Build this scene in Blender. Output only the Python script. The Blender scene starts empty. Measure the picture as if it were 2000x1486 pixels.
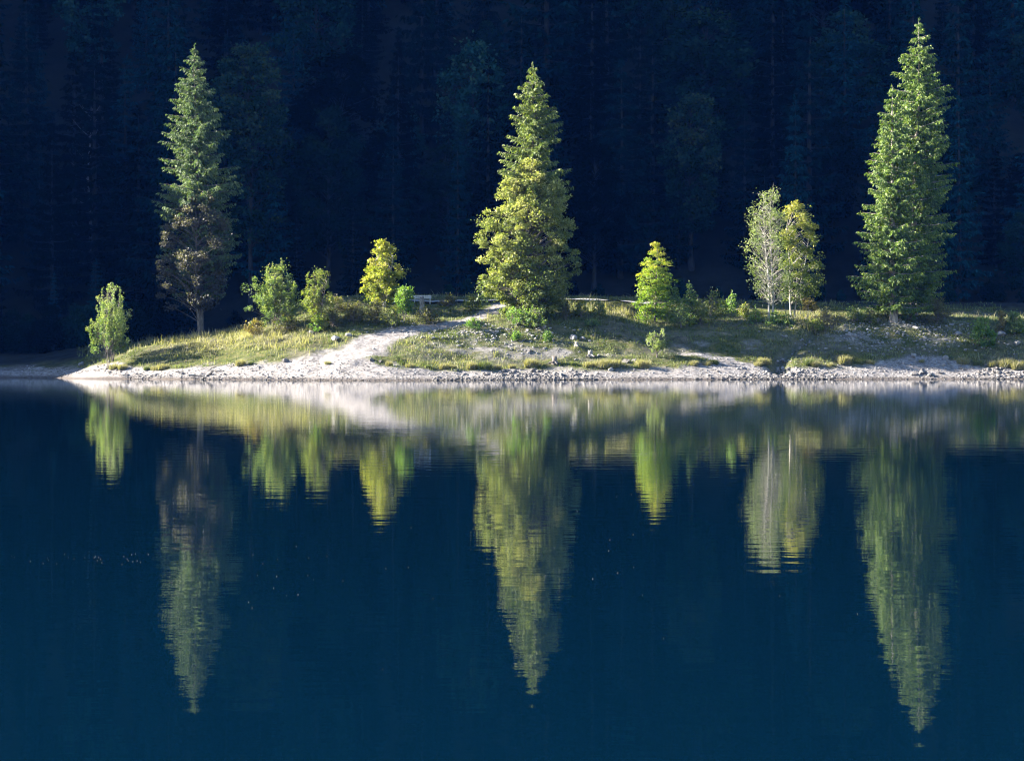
import bpy, math, random
import numpy as np
from mathutils import Vector

# ------------------------------------------------------------------ camera, sky, sun, exposure
SC = bpy.context.scene
COL = SC.collection
R = math.radians
FPX, HOR, CAMH = 3740.0, 703.5, 1.7          # focal length in photo pixels, horizon row, eye height

cd = bpy.data.cameras.new('camera')
cd.sensor_width = 36.0
cd.lens = FPX / 2000.0 * 36.0
cd.shift_y = -(743.0 - HOR) / 2000.0
cd.clip_start, cd.clip_end = 0.1, 3000.0
cam = bpy.data.objects.new('camera', cd)
cam.location = (0, 0, CAMH)
cam.rotation_euler = (R(90), 0, 0)
COL.objects.link(cam)
SC.camera = cam

SUN_EL, SUN_TURN = 24.0, 5.0                 # height; how far the light comes from behind the bank
az = R(SUN_TURN)
sun_dir = Vector((-math.cos(az) * math.cos(R(SUN_EL)), math.sin(az) * math.cos(R(SUN_EL)), math.sin(R(SUN_EL))))
w = bpy.data.worlds.new('World')
SC.world = w
w.use_nodes = True
nt = w.node_tree
sky = nt.nodes.new('ShaderNodeTexSky')
sky.sky_type = 'NISHITA'
sky.sun_disc = False
sky.sun_elevation = R(SUN_EL)
sky.sun_rotation = math.atan2(sun_dir.x, sun_dir.y)
sky.air_density, sky.dust_density, sky.ozone_density = 1.0, 0.2, 3.0
nt.nodes['Background'].inputs['Strength'].default_value = 0.05
nt.links.new(sky.outputs[0], nt.nodes['Background'].inputs['Color'])

sl = bpy.data.lights.new('sun', 'SUN')
sl.energy, sl.angle, sl.color = 5.0, R(0.5), (1.0, 0.93, 0.80)
sun = bpy.data.objects.new('sun', sl)
sun.rotation_euler = sun_dir.to_track_quat('Z', 'Y').to_euler()
sun.location = (-80, 150, 90)
COL.objects.link(sun)

SC.view_settings.view_transform = 'Standard'
SC.view_settings.look = 'None'
SC.view_settings.exposure = 3.0
SC.view_settings.gamma = 1.0
SC.cycles.use_denoising = True
SC.cycles.filter_width = 1.2
SC.cycles.max_bounces = 6
SC.cycles.transparent_max_bounces = 4
SC.cycles.sample_clamp_indirect = 6.0

rng = np.random.default_rng(11)

# ------------------------------------------------------------------ small helpers
def smooth(a, b, x):
    t = np.clip((x - a) / (b - a), 0, 1)
    return t * t * (3 - 2 * t)

def _hash(i, j, s):
    h = (i * 374761393 + j * 668265263 + s * 974634777) & 0xFFFFFFFF
    h = ((h ^ (h >> 13)) * 1274126177) & 0xFFFFFFFF
    return ((h ^ (h >> 16)) & 0xFFFF) / 65535.0

def noise(x, y, s=0):
    x = np.asarray(x, float); y = np.asarray(y, float)
    i = np.floor(x).astype(np.int64); j = np.floor(y).astype(np.int64)
    u = x - i; v = y - j
    u = u * u * (3 - 2 * u); v = v * v * (3 - 2 * v)
    a = _hash(i, j, s); b = _hash(i + 1, j, s); c = _hash(i, j + 1, s); d = _hash(i + 1, j + 1, s)
    return (a * (1 - u) + b * u) * (1 - v) + (c * (1 - u) + d * u) * v

def fbm(x, y, s=0, o=4):
    r = 0; a = 0.5
    for k in range(o):
        r = r + a * (noise(x, y, s + k * 17) - 0.5); x = x * 2.03 + 5.1; y = y * 2.03 + 1.7; a *= 0.5
    return r

def inpoly(px, py, poly):
    c = np.zeros(np.shape(px), bool); n = len(poly)
    for k in range(n):
        x1, y1 = poly[k]; x2, y2 = poly[(k + 1) % n]
        if y1 == y2: continue
        m = ((y1 > py) != (y2 > py)) & (px < (x2 - x1) * (py - y1) / (y2 - y1) + x1)
        c ^= m
    return c

def mesh(name, V, F, mats, attrs=None, midx=None, flat=True):
    """V (n,3); F (m,k) of one face size k, or a list of such arrays."""
    Fs = F if isinstance(F, list) else [F]
    Fs = [np.asarray(f, np.int32) for f in Fs if len(f)]
    me = bpy.data.meshes.new(name)
    V = np.asarray(V, np.float32)
    me.vertices.add(len(V)); me.vertices.foreach_set('co', V.ravel())
    li = np.concatenate([f.ravel() for f in Fs])
    tot = np.concatenate([np.full(len(f), f.shape[1], np.int32) for f in Fs])
    st = np.concatenate([[0], np.cumsum(tot)[:-1]]).astype(np.int32)
    me.loops.add(len(li)); me.loops.foreach_set('vertex_index', li)
    me.polygons.add(len(tot)); me.polygons.foreach_set('loop_start', st); me.polygons.foreach_set('loop_total', tot)
    for m in (mats if isinstance(mats, (list, tuple)) else [mats]): me.materials.append(m)
    if midx is not None: me.polygons.foreach_set('material_index', np.asarray(midx, np.int32))
    me.polygons.foreach_set('use_smooth', np.full(len(tot), not flat))
    for k, a in (attrs or {}).items():
        at = me.attributes.new(k, 'FLOAT', 'POINT'); at.data.foreach_set('value', np.asarray(a, np.float32))
    me.update(calc_edges=True)
    me.validate()
    return me

def ob(name, me, parent=None, loc=(0, 0, 0)):
    o = bpy.data.objects.new(name, me); COL.objects.link(o)
    o.location = loc
    if parent: o.parent = parent
    return o

def tag(o, label, cat, group=None, kind=None):
    o['label'] = label; o['category'] = cat
    if group: o['group'] = group
    if kind: o['kind'] = kind
    return o

def thing(name, label, cat, loc, group=None, rz=0.0, sc=1.0):
    o = bpy.data.objects.new(name, None); COL.objects.link(o)
    o.empty_display_size = 0.3
    o.location = loc; o.rotation_euler = (0, 0, rz); o.scale = (sc, sc, sc)
    return tag(o, label, cat, group)

# ------------------------------------------------------------------ materials
def new_mat(name):
    m = bpy.data.materials.new(name); m.use_nodes = True
    return m, m.node_tree.nodes, m.node_tree.links, m.node_tree.nodes['Principled BSDF']

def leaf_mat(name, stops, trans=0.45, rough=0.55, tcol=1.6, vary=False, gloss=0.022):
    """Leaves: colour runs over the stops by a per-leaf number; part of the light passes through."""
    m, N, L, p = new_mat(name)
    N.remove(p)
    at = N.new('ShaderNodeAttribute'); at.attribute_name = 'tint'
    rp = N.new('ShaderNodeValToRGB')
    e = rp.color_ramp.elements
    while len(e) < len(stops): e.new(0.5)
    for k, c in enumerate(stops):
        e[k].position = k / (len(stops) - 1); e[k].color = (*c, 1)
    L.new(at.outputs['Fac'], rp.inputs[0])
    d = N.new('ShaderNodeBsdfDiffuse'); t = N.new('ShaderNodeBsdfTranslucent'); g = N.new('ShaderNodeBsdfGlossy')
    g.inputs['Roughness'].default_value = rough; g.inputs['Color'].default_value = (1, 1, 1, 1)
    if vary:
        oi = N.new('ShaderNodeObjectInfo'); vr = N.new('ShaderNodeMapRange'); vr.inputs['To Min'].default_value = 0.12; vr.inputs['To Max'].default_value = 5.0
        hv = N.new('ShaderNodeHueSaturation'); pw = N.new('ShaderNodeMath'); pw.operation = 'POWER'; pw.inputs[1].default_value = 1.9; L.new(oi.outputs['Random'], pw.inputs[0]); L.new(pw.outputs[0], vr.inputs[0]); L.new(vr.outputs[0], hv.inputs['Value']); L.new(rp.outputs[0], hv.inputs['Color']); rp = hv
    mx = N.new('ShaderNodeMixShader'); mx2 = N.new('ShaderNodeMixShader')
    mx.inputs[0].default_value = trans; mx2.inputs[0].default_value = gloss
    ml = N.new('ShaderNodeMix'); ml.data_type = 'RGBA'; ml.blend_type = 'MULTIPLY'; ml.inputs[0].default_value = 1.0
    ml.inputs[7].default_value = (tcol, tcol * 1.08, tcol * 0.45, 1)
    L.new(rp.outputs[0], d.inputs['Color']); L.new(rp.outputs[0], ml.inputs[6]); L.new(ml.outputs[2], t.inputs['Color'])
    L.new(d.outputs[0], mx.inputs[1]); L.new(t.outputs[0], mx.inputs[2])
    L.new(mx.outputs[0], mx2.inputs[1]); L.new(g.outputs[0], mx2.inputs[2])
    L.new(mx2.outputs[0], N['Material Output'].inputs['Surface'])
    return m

def bark_mat(name, c1, c2, scale=6.0):
    m, N, L, p = new_mat(name)
    tc = N.new('ShaderNodeTexCoord'); mp = N.new('ShaderNodeMapping'); mp.inputs['Scale'].default_value = (scale, scale, scale * 0.3)
    nz = N.new('ShaderNodeTexNoise'); nz.inputs['Scale'].default_value = 1.0; nz.inputs['Detail'].default_value = 5
    rp = N.new('ShaderNodeValToRGB'); rp.color_ramp.elements[0].position = 0.35; rp.color_ramp.elements[1].position = 0.68
    rp.color_ramp.elements[0].color = (*c1, 1); rp.color_ramp.elements[1].color = (*c2, 1)
    bp = N.new('ShaderNodeBump'); bp.inputs['Strength'].default_value = 0.6; bp.inputs['Distance'].default_value = 0.05
    L.new(tc.outputs['Object'], mp.inputs[0]); L.new(mp.outputs[0], nz.inputs[0]); L.new(nz.outputs[0], rp.inputs[0])
    L.new(rp.outputs[0], p.inputs['Base Color']); L.new(nz.outputs[0], bp.inputs['Height']); L.new(bp.outputs[0], p.inputs['Normal'])
    p.inputs['Roughness'].default_value = 0.9; p.inputs['Specular IOR Level'].default_value = 0.2
    return m

def rock_mat(name, c1, c2, scale=3.0):
    m, N, L, p = new_mat(name)
    tc = N.new('ShaderNodeTexCoord')
    geo = N.new('ShaderNodeNewGeometry')
    nz = N.new('ShaderNodeTexNoise'); nz.inputs['Scale'].default_value = scale; nz.inputs['Detail'].default_value = 6
    rp = N.new('ShaderNodeValToRGB'); rp.color_ramp.elements[0].position = 0.3; rp.color_ramp.elements[1].position = 0.7
    rp.color_ramp.elements[0].color = (*c1, 1); rp.color_ramp.elements[1].color = (*c2, 1)
    # a wet, darker collar just above the water
    sx = N.new('ShaderNodeSeparateXYZ'); mr = N.new('ShaderNodeMapRange')
    mr.inputs['From Min'].default_value = 0.03; mr.inputs['From Max'].default_value = 0.22
    mr.inputs['To Min'].default_value = 0.35; mr.inputs['To Max'].default_value = 1.0
    ml = N.new('ShaderNodeMix'); ml.data_type = 'RGBA'; ml.blend_type = 'MULTIPLY'; ml.inputs[0].default_value = 1
    bp = N.new('ShaderNodeBump'); bp.inputs['Strength'].default_value = 0.5; bp.inputs['Distance'].default_value = 0.04
    L.new(geo.outputs['Position'], nz.inputs[0]); L.new(nz.outputs[0], rp.inputs[0])
    L.new(geo.outputs['Position'], sx.inputs[0]); L.new(sx.outputs[2], mr.inputs[0])
    L.new(rp.outputs[0], ml.inputs[6]); L.new(mr.outputs[0], ml.inputs[7]); L.new(ml.outputs[2], p.inputs['Base Color'])
    L.new(nz.outputs[0], bp.inputs['Height']); L.new(bp.outputs[0], p.inputs['Normal'])
    p.inputs['Roughness'].default_value = 0.85; p.inputs['Specular IOR Level'].default_value = 0.3
    return m

M = {}
M['spruce'] = leaf_mat('spruce_needles', [(0.018, 0.040, 0.011), (0.068, 0.120, 0.023), (0.225, 0.272, 0.055)], 0.30, tcol=1.5)
M['spruce_gold'] = leaf_mat('golden_spruce_needles', [(0.030, 0.058, 0.014), (0.095, 0.130, 0.028), (0.230, 0.250, 0.070)], 0.30, tcol=1.5)
M['lime'] = leaf_mat('lime_maple_leaves', [(0.060, 0.092, 0.020), (0.150, 0.180, 0.036), (0.290, 0.265, 0.060)], 0.45)
M['spruce_grey'] = leaf_mat('grey_spruce_needles', [(0.026, 0.046, 0.024), (0.070, 0.110, 0.044), (0.170, 0.205, 0.095)], 0.30, tcol=1.5)
M['spruce_forest'] = leaf_mat('shade_dark_spruce_needles', [(0.0005, 0.0038, 0.0070), (0.0013, 0.0088, 0.0138), (0.0030, 0.0170, 0.0215)], 0.2, tcol=1.2, vary=True, gloss=0.0)  # shaded copy of the spruce needles: shade put into the dark blue colour
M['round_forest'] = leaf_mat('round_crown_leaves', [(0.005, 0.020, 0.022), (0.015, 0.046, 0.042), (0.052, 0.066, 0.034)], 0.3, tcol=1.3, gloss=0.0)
M['broad_forest'] = leaf_mat('shade_dark_broad_leaves', [(0.0014, 0.0075, 0.0092), (0.0036, 0.0150, 0.0165), (0.0120, 0.0230, 0.0160)], 0.3, tcol=1.3, vary=True, gloss=0.0)  # forest shade put into these leaf colours, dark and bluish
M['maple'] = leaf_mat('maple_leaves', [(0.050, 0.078, 0.022), (0.185, 0.205, 0.058), (0.410, 0.380, 0.155)], 0.42)
M['yellow'] = leaf_mat('yellow_maple_leaves', [(0.085, 0.120, 0.020), (0.195, 0.210, 0.032), (0.340, 0.285, 0.060)], 0.5)
M['beech'] = leaf_mat('beech_leaves', [(0.075, 0.140, 0.014), (0.165, 0.230, 0.022), (0.300, 0.270, 0.036)], 0.5)
M['brown'] = leaf_mat('brown_leaves', [(0.032, 0.032, 0.027), (0.060, 0.054, 0.044), (0.150, 0.138, 0.090)], 0.35)
M['shrub'] = leaf_mat('shrub_leaves', [(0.045, 0.085, 0.030), (0.120, 0.165, 0.052), (0.250, 0.265, 0.095)], 0.45)
M['olive'] = leaf_mat('olive_shrub_leaves', [(0.0688, 0.1000, 0.0225), (0.1438, 0.1750, 0.0375), (0.2500, 0.2000, 0.0625)], 0.45)
M['willow'] = leaf_mat('willow_leaves', [(0.0862, 0.1207, 0.0460), (0.1610, 0.2012, 0.0747), (0.2415, 0.2587, 0.1150)], 0.4)
M['bramble'] = leaf_mat('bramble_leaves', [(0.045, 0.046, 0.022), (0.100, 0.094, 0.038), (0.150, 0.152, 0.045)], 0.4)
M['russet'] = leaf_mat('russet_leaves', [(0.090, 0.080, 0.026), (0.180, 0.140, 0.048), (0.250, 0.190, 0.065)], 0.45)
M['bright'] = leaf_mat('bright_green_leaves', [(0.045, 0.100, 0.020), (0.105, 0.180, 0.038), (0.200, 0.250, 0.055)], 0.5)
M['grass'] = leaf_mat('grass_blades', [(0.030, 0.046, 0.014), (0.092, 0.118, 0.034), (0.220, 0.218, 0.112)], 0.4)
M['drygrass'] = leaf_mat('dry_grass_blades', [(0.120, 0.115, 0.055), (0.230, 0.210, 0.112), (0.330, 0.290, 0.185)], 0.4)
M['bark'] = bark_mat('grey_bark', (0.075, 0.062, 0.055), (0.20, 0.175, 0.155))
M['sprucebark'] = bark_mat('pale_spruce_bark', (0.13, 0.11, 0.095), (0.38, 0.33, 0.29))
M['darkbark'] = bark_mat('dark_bark', (0.010, 0.013, 0.018), (0.030, 0.033, 0.038))
M['palebark'] = bark_mat('pale_bark', (0.20, 0.18, 0.15), (0.50, 0.47, 0.42))
M['stone'] = rock_mat('pale_limestone', (0.12, 0.112, 0.11), (0.32, 0.30, 0.295))
M['darkstone'] = rock_mat('dark_stone', (0.05, 0.045, 0.043), (0.20, 0.185, 0.18))
M['oldwood'] = bark_mat('weathered_wood', (0.10, 0.09, 0.08), (0.30, 0.28, 0.26), 9)
M['paint'] = bark_mat('pale_bench_wood', (0.38, 0.36, 0.33), (0.60, 0.58, 0.55), 9)
M['steel'] = rock_mat('galvanised_steel', (0.42, 0.43, 0.44), (0.55, 0.56, 0.57), 8)

def ground_mat():
    m, N, L, p = new_mat('ground_cover')
    geo = N.new('ShaderNodeNewGeometry')
    def nz(scale, det=5, rough=0.6):
        n = N.new('ShaderNodeTexNoise'); n.inputs['Scale'].default_value = scale
        n.inputs['Detail'].default_value = det; n.inputs['Roughness'].default_value = rough
        L.new(geo.outputs['Position'], n.inputs[0]); return n
    def ramp(src, a, ca, b, cb, mid=None):
        r = N.new('ShaderNodeValToRGB'); e = r.color_ramp.elements
        e[0].position, e[0].color, e[1].position, e[1].color = a, (*ca, 1), b, (*cb, 1)
        if mid:
            x = e.new((a + b) / 2); x.color = (*mid, 1)
        L.new(src, r.inputs[0]); return r.outputs[0]
    def mix(f, a, b, mode='MIX'):
        x = N.new('ShaderNodeMix'); x.data_type = 'RGBA'; x.blend_type = mode
        if isinstance(f, float): x.inputs[0].default_value = f
        else: L.new(f, x.inputs[0])
        L.new(a, x.inputs[6]); L.new(b, x.inputs[7]); return x.outputs[2]
    def att(n):
        a = N.new('ShaderNodeAttribute'); a.attribute_name = n; return a.outputs['Fac']
    n1, n2, n3 = nz(0.5), nz(4.0, 6, 0.7), nz(1.6, 5)
    vor = N.new('ShaderNodeTexVoronoi'); vor.inputs['Scale'].default_value = 5.0
    L.new(geo.outputs['Position'], vor.inputs[0])
    sand = ramp(n2.outputs[0], 0.3, (0.155, 0.143, 0.14), 0.72, (0.42, 0.393, 0.388))
    peb = N.new('ShaderNodeSeparateColor'); L.new(vor.outputs['Color'], peb.inputs[0])
    pebc = ramp(peb.outputs[0], 0.0, (0.30, 0.29, 0.29), 1.0, (1.0, 1.0, 1.0))
    sand = mix(0.6, sand, pebc, 'MULTIPLY')
    sand = mix(1.0, sand, ramp(n3.outputs[0], 0.32, (0.62, 0.60, 0.58), 0.62, (1.0, 1.0, 1.0)), 'MULTIPLY')
    grass = ramp(n3.outputs[0], 0.30, (0.030, 0.040, 0.012), 0.70, (0.12, 0.098, 0.045), (0.062, 0.070, 0.020))
    dirt = ramp(n3.outputs[0], 0.3, (0.040, 0.034, 0.027), 0.7, (0.13, 0.115, 0.095))
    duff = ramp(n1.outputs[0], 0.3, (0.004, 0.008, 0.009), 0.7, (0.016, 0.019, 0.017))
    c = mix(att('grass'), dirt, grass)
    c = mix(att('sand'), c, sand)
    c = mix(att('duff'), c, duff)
    wet = mix(att('wet'), c, ramp(n2.outputs[0], 0.3, (0.045, 0.038, 0.034), 0.7, (0.12, 0.10, 0.09)))
    L.new(wet, p.inputs['Base Color'])
    bp = N.new('ShaderNodeBump'); bp.inputs['Strength'].default_value = 0.7; bp.inputs['Distance'].default_value = 0.10
    L.new(n2.outputs[0], bp.inputs['Height']); L.new(bp.outputs[0], p.inputs['Normal'])
    p.inputs['Roughness'].default_value = 0.95; p.inputs['Specular IOR Level'].default_value = 0.15
    return m
M['ground'] = ground_mat()

def water_mat():
    m, N, L, p = new_mat('lake_water')
    p.inputs['Base Color'].default_value = (0.0003, 0.0062, 0.0150, 1)
    p.inputs['IOR'].default_value = 1.333
    p.inputs['Roughness'].default_value = 0.02
    geo = N.new('ShaderNodeNewGeometry')
    def wave(scale, sx, sy, det, st, dist, prev=None, mask=None):
        mp = N.new('ShaderNodeMapping'); mp.inputs['Scale'].default_value = (sx, sy, 1)
        n = N.new('ShaderNodeTexNoise'); n.inputs['Scale'].default_value = scale; n.inputs['Detail'].default_value = det
        b = N.new('ShaderNodeBump'); b.inputs['Strength'].default_value = st; b.inputs['Distance'].default_value = dist
        L.new(geo.outputs['Position'], mp.inputs[0]); L.new(mp.outputs[0], n.inputs[0]); L.new(n.outputs[0], b.inputs['Height'])
        if mask is not None: L.new(mask, b.inputs['Strength'])
        if prev is not None: L.new(prev, b.inputs['Normal'])
        return b.outputs[0]
    # broad calm / ruffled patches
    mp = N.new('ShaderNodeMapping'); mp.inputs['Scale'].default_value = (0.02, 0.06, 1)
    pn = N.new('ShaderNodeTexNoise'); pn.inputs['Scale'].default_value = 1.0; pn.inputs['Detail'].default_value = 2
    L.new(geo.outputs['Position'], mp.inputs[0]); L.new(mp.outputs[0], pn.inputs[0])
    mr = N.new('ShaderNodeMapRange'); mr.inputs['From Min'].default_value = 0.35; mr.inputs['From Max'].default_value = 0.65
    mr.inputs['To Min'].default_value = 0.15; mr.inputs['To Max'].default_value = 1.0
    L.new(pn.outputs[0], mr.inputs[0])
    a = wave(1.0, 0.9, 2.2, 2, 1.0, 0.0020)
    b = wave(1.0, 3.5, 8.0, 2, 1.0, 0.00055, a, mr.outputs[0])
    L.new(b, p.inputs['Normal'])
    return m
M['water'] = water_mat()

def road_mat():
    m, N, L, p = new_mat('gravel_road')
    geo = N.new('ShaderNodeNewGeometry'); n = N.new('ShaderNodeTexNoise'); n.inputs['Scale'].default_value = 2.5; n.inputs['Detail'].default_value = 6
    r = N.new('ShaderNodeValToRGB'); r.color_ramp.elements[0].position = 0.3; r.color_ramp.elements[1].position = 0.7
    r.color_ramp.elements[0].color = (0.22, 0.21, 0.21, 1); r.color_ramp.elements[1].color = (0.42, 0.40, 0.40, 1)
    L.new(geo.outputs['Position'], n.inputs[0]); L.new(n.outputs[0], r.inputs[0]); L.new(r.outputs[0], p.inputs['Base Color'])
    p.inputs['Roughness'].default_value = 0.95
    return m
M['road'] = road_mat()

# ------------------------------------------------------------------ terrain
def z_of(py, Y): return CAMH + (HOR - py) * Y / FPX
def x_of(px, Y): return (px - 1000.0) * Y / FPX

COLS = {
    -380: [(740, 174), (722, 180), (705, 188), (690, 196)],
    -150: [(738.5, 182), (722, 186), (705, 191), (690, 199)],
    0: [(738, 185), (722, 188.5), (703, 194), (690, 201)],
    110: [(738.3, 183), (724, 186), (705, 191), (690, 197)],
    250: [(740, 173.5), (719, 176), (703, 178), (690, 183), (682, 188), (670, 196)],
    400: [(741.5, 167.5), (716, 172), (692, 176), (668, 181), (662, 187), (656, 197)],
    500: [(742, 164.5), (710, 170.5), (682, 174.5), (660, 177.5), (650, 181), (640, 189), (628, 197)],
    620: [(743, 161), (715, 167.5), (682, 172.5), (652, 176), (634, 179), (606, 184), (590, 189), (584, 197)],
    720: [(743.5, 159), (715, 166), (685, 170.5), (655, 174.5), (640, 177), (614, 180), (592, 185), (587, 190), (580, 198)],
    850: [(743.5, 160), (720, 167), (690, 170.5), (662, 173.5), (638, 176.5), (624, 179.5), (604, 184), (588, 190), (579, 198)],
    1000: [(742.3, 163.5), (718, 168.5), (685, 172), (652, 175), (630, 177.2), (602, 183), (586, 190), (578, 198)],
    1200: [(741.5, 165.5), (718, 169.5), (690, 172.5), (660, 175.3), (630, 178), (607, 182.5), (589, 190), (580, 198)],
    1275: [(741.2, 166.3), (717, 170.3), (690, 173), (661, 175.8), (641, 179.2), (629, 183), (607, 187), (591, 190.5), (581, 198)],
    1350: [(741, 167), (716, 171), (690, 173.5), (660, 176.3), (638, 180), (629, 183), (614, 186.5), (596, 190.5), (585, 198)],
    1500: [(740.6, 168.5), (718, 172), (695, 174), (664, 177.2), (638, 180.6), (628, 183), (612, 187), (596, 193), (588, 199)],
    1640: [(740.3, 169.5), (717, 172.5), (694, 174.5), (664, 177.4), (634, 180.5), (614, 186.5), (598, 194), (590, 200)],
    1750: [(740, 170.5), (714, 173.5), (688, 175.8), (660, 178), (631, 180.3), (614, 186.5), (600, 194), (590, 200)],
    1900: [(740, 171), (716, 174), (688, 176), (660, 178.5), (636, 181), (620, 187), (604, 195), (592, 200)],
    2150: [(740, 171), (716, 174), (690, 176.4), (664, 179), (642, 181.5), (624, 187.5), (608, 195), (594, 200)],
}
pts = []
for px, lst in COLS.items():
    for k, (py, Y) in enumerate(lst):
        pts.append((x_of(px, Y), Y, z_of(py, Y) if k else 0.0))
    Y0 = lst[0][1]
    pts.append((x_of(px, Y0), Y0 - 7, -0.9)); pts.append((x_of(px, Y0), Y0 - 18, -2.4))
pts = np.array(pts)

def tps_k(r2): return 0.5 * r2 * np.log(np.maximum(r2, 1e-9))
n = len(pts)
d2 = ((pts[:, None, :2] - pts[None, :, :2]) ** 2).sum(-1)
A = np.zeros((n + 3, n + 3)); A[:n, :n] = tps_k(d2) + np.eye(n) * 1.5
A[:n, n] = 1; A[:n, n + 1:] = pts[:, :2]; A[n, :n] = 1; A[n + 1:, :n] = pts[:, :2].T
TW = np.linalg.solve(A, np.concatenate([pts[:, 2], [0, 0, 0]]))

SHORE_X = np.array([x_of(px, l[0][1]) for px, l in COLS.items()]); SHORE_Y = np.array([l[0][1] for l in COLS.values()])
def shore_y(X): return np.interp(X, SHORE_X, SHORE_Y)
BASE_X = np.array([x_of(px, l[-1][1]) for px, l in COLS.items()])
BASE_Y = np.array([l[-1][1] for l in COLS.values()]); BASE_Z = np.array([z_of(*l[-1]) for l in COLS.values()])

GULLY = np.array([(1655, 187.5), (1640, 183.5), (1622, 180.5), (1585, 178.3), (1545, 176), (1522, 173.8), (1520, 171.5)])
GXY = np.stack([x_of(GULLY[:, 0], GULLY[:, 1]), GULLY[:, 1]], 1)
def dist_line(X, Y, P):
    best = np.full(np.shape(X), 1e9)
    for (x1, y1), (x2, y2) in zip(P[:-1], P[1:]):
        dx, dy = x2 - x1, y2 - y1
        t = np.clip(((X - x1) * dx + (Y - y1) * dy) / (dx * dx + dy * dy), 0, 1)
        best = np.minimum(best, np.hypot(X - x1 - t * dx, Y - y1 - t * dy))
    return best

PATH = np.array([(700, 169.5), (745, 173.2), (800, 175.3), (845, 176.4), (880, 177.0), (915, 178.4), (950, 181.0), (975, 184.5), (990, 188.0)])
PXY = np.stack([x_of(PATH[:, 0], PATH[:, 1]), PATH[:, 1]], 1)
PATH2 = np.array([(880, 177.0), (868, 178.4), (862, 180.5), (870, 183.2)])
PXY2 = np.stack([x_of(PATH2[:, 0], PATH2[:, 1]), PATH2[:, 1]], 1)

def hill(X, Y):
    z0 = np.interp(X, BASE_X, BASE_Z)
    t = Y - 203.0
    up = np.where(t > 0, 0.74 * (np.sqrt(t * t + 36) - 6), 0.0)
    up = 130 * np.tanh(up / 130)
    h = z0 + 0.02 * np.clip(Y - 196, 0, 20) + up + smooth(206, 235, Y) * 7 * fbm(X / 28, Y / 28, 5)
    return h

def shade_spur(X, Y, h):
    # unseen spur added beyond the left edge, its crest shaped to block low sun
    q = Y * math.cos(az) + X * math.sin(az)
    crest = np.interp(q, [176.8, 178.2, 179.5, 182.6, 183.4, 187.6, 188.8, 190.5, 191.6, 194, 205, 260, 420], [0, 20, 29, 37.0, 45, 45, 46, 50, 58, 80, 165, 210, 215])
    crest = crest + 1.5 * fbm(q / 5.0, X * 0 + 2.0, 77, 3) * (q < 193)
    k = smooth(-74, -92, X)
    return h * (1 - k) + np.maximum(h, crest) * k

def height(X, Y):
    X = np.asarray(X, float); Y = np.asarray(Y, float)
    sh = X.shape; xf, yf = X.ravel(), Y.ravel()
    out = np.empty(len(xf))
    for a in range(0, len(xf), 20000):
        x = np.clip(xf[a:a + 20000], -74, 56); y = np.clip(yf[a:a + 20000], 145, 201)
        r2 = (x[:, None] - pts[None, :, 0]) ** 2 + (y[:, None] - pts[None, :, 1]) ** 2
        out[a:a + 20000] = tps_k(r2) @ TW[:n] + TW[n] + TW[n + 1] * x + TW[n + 2] * y
    z = out.reshape(sh)
    s = Y - shore_y(X)
    z = np.where(s < -12, np.minimum(z, -1.2), z)
    bumps = fbm(X / 2.6, Y / 1.6, 3, 4) * 0.75 + fbm(X / 9, Y / 6, 9, 3) * 0.8
    bumps = bumps * (1 - 0.75 * np.exp(-(dist_line(X, Y, PXY) / 1.6) ** 2))
    z = z + bumps * smooth(1.0, 7, s) * (1 - 0.4 * smooth(187, 190, Y)) + fbm(X / 1.0, Y / 0.7, 21, 3) * 0.20 * smooth(-0.5, 3, s)
    z = z - 0.95 * np.exp(-(dist_line(X, Y, GXY) / 0.75) ** 2) * smooth(0, 3, s)
    k = smooth(195, 206, Y)
    z = shade_spur(X, Y, z * (1 - k) + hill(X, Y) * k)
    return np.where(Y < 140, np.minimum(z, -2.0), z)

def gz(X, Y): return float(height(np.array([X]), np.array([Y]))[0])

def to_px(X, Y, Z): return 1000 + FPX * X / Y, HOR - FPX * (Z - CAMH) / Y

def find_y(px, py):
    """Depth at which the ground shows at this photo row."""
    Ys = np.linspace(157, 199, 210); Xs = x_of(px, Ys)
    rows = to_px(Xs, Ys, height(Xs, Ys))[1]
    k = np.where(rows <= py)[0]
    return float(Ys[k[0]]) if len(k) else 172.0

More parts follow.
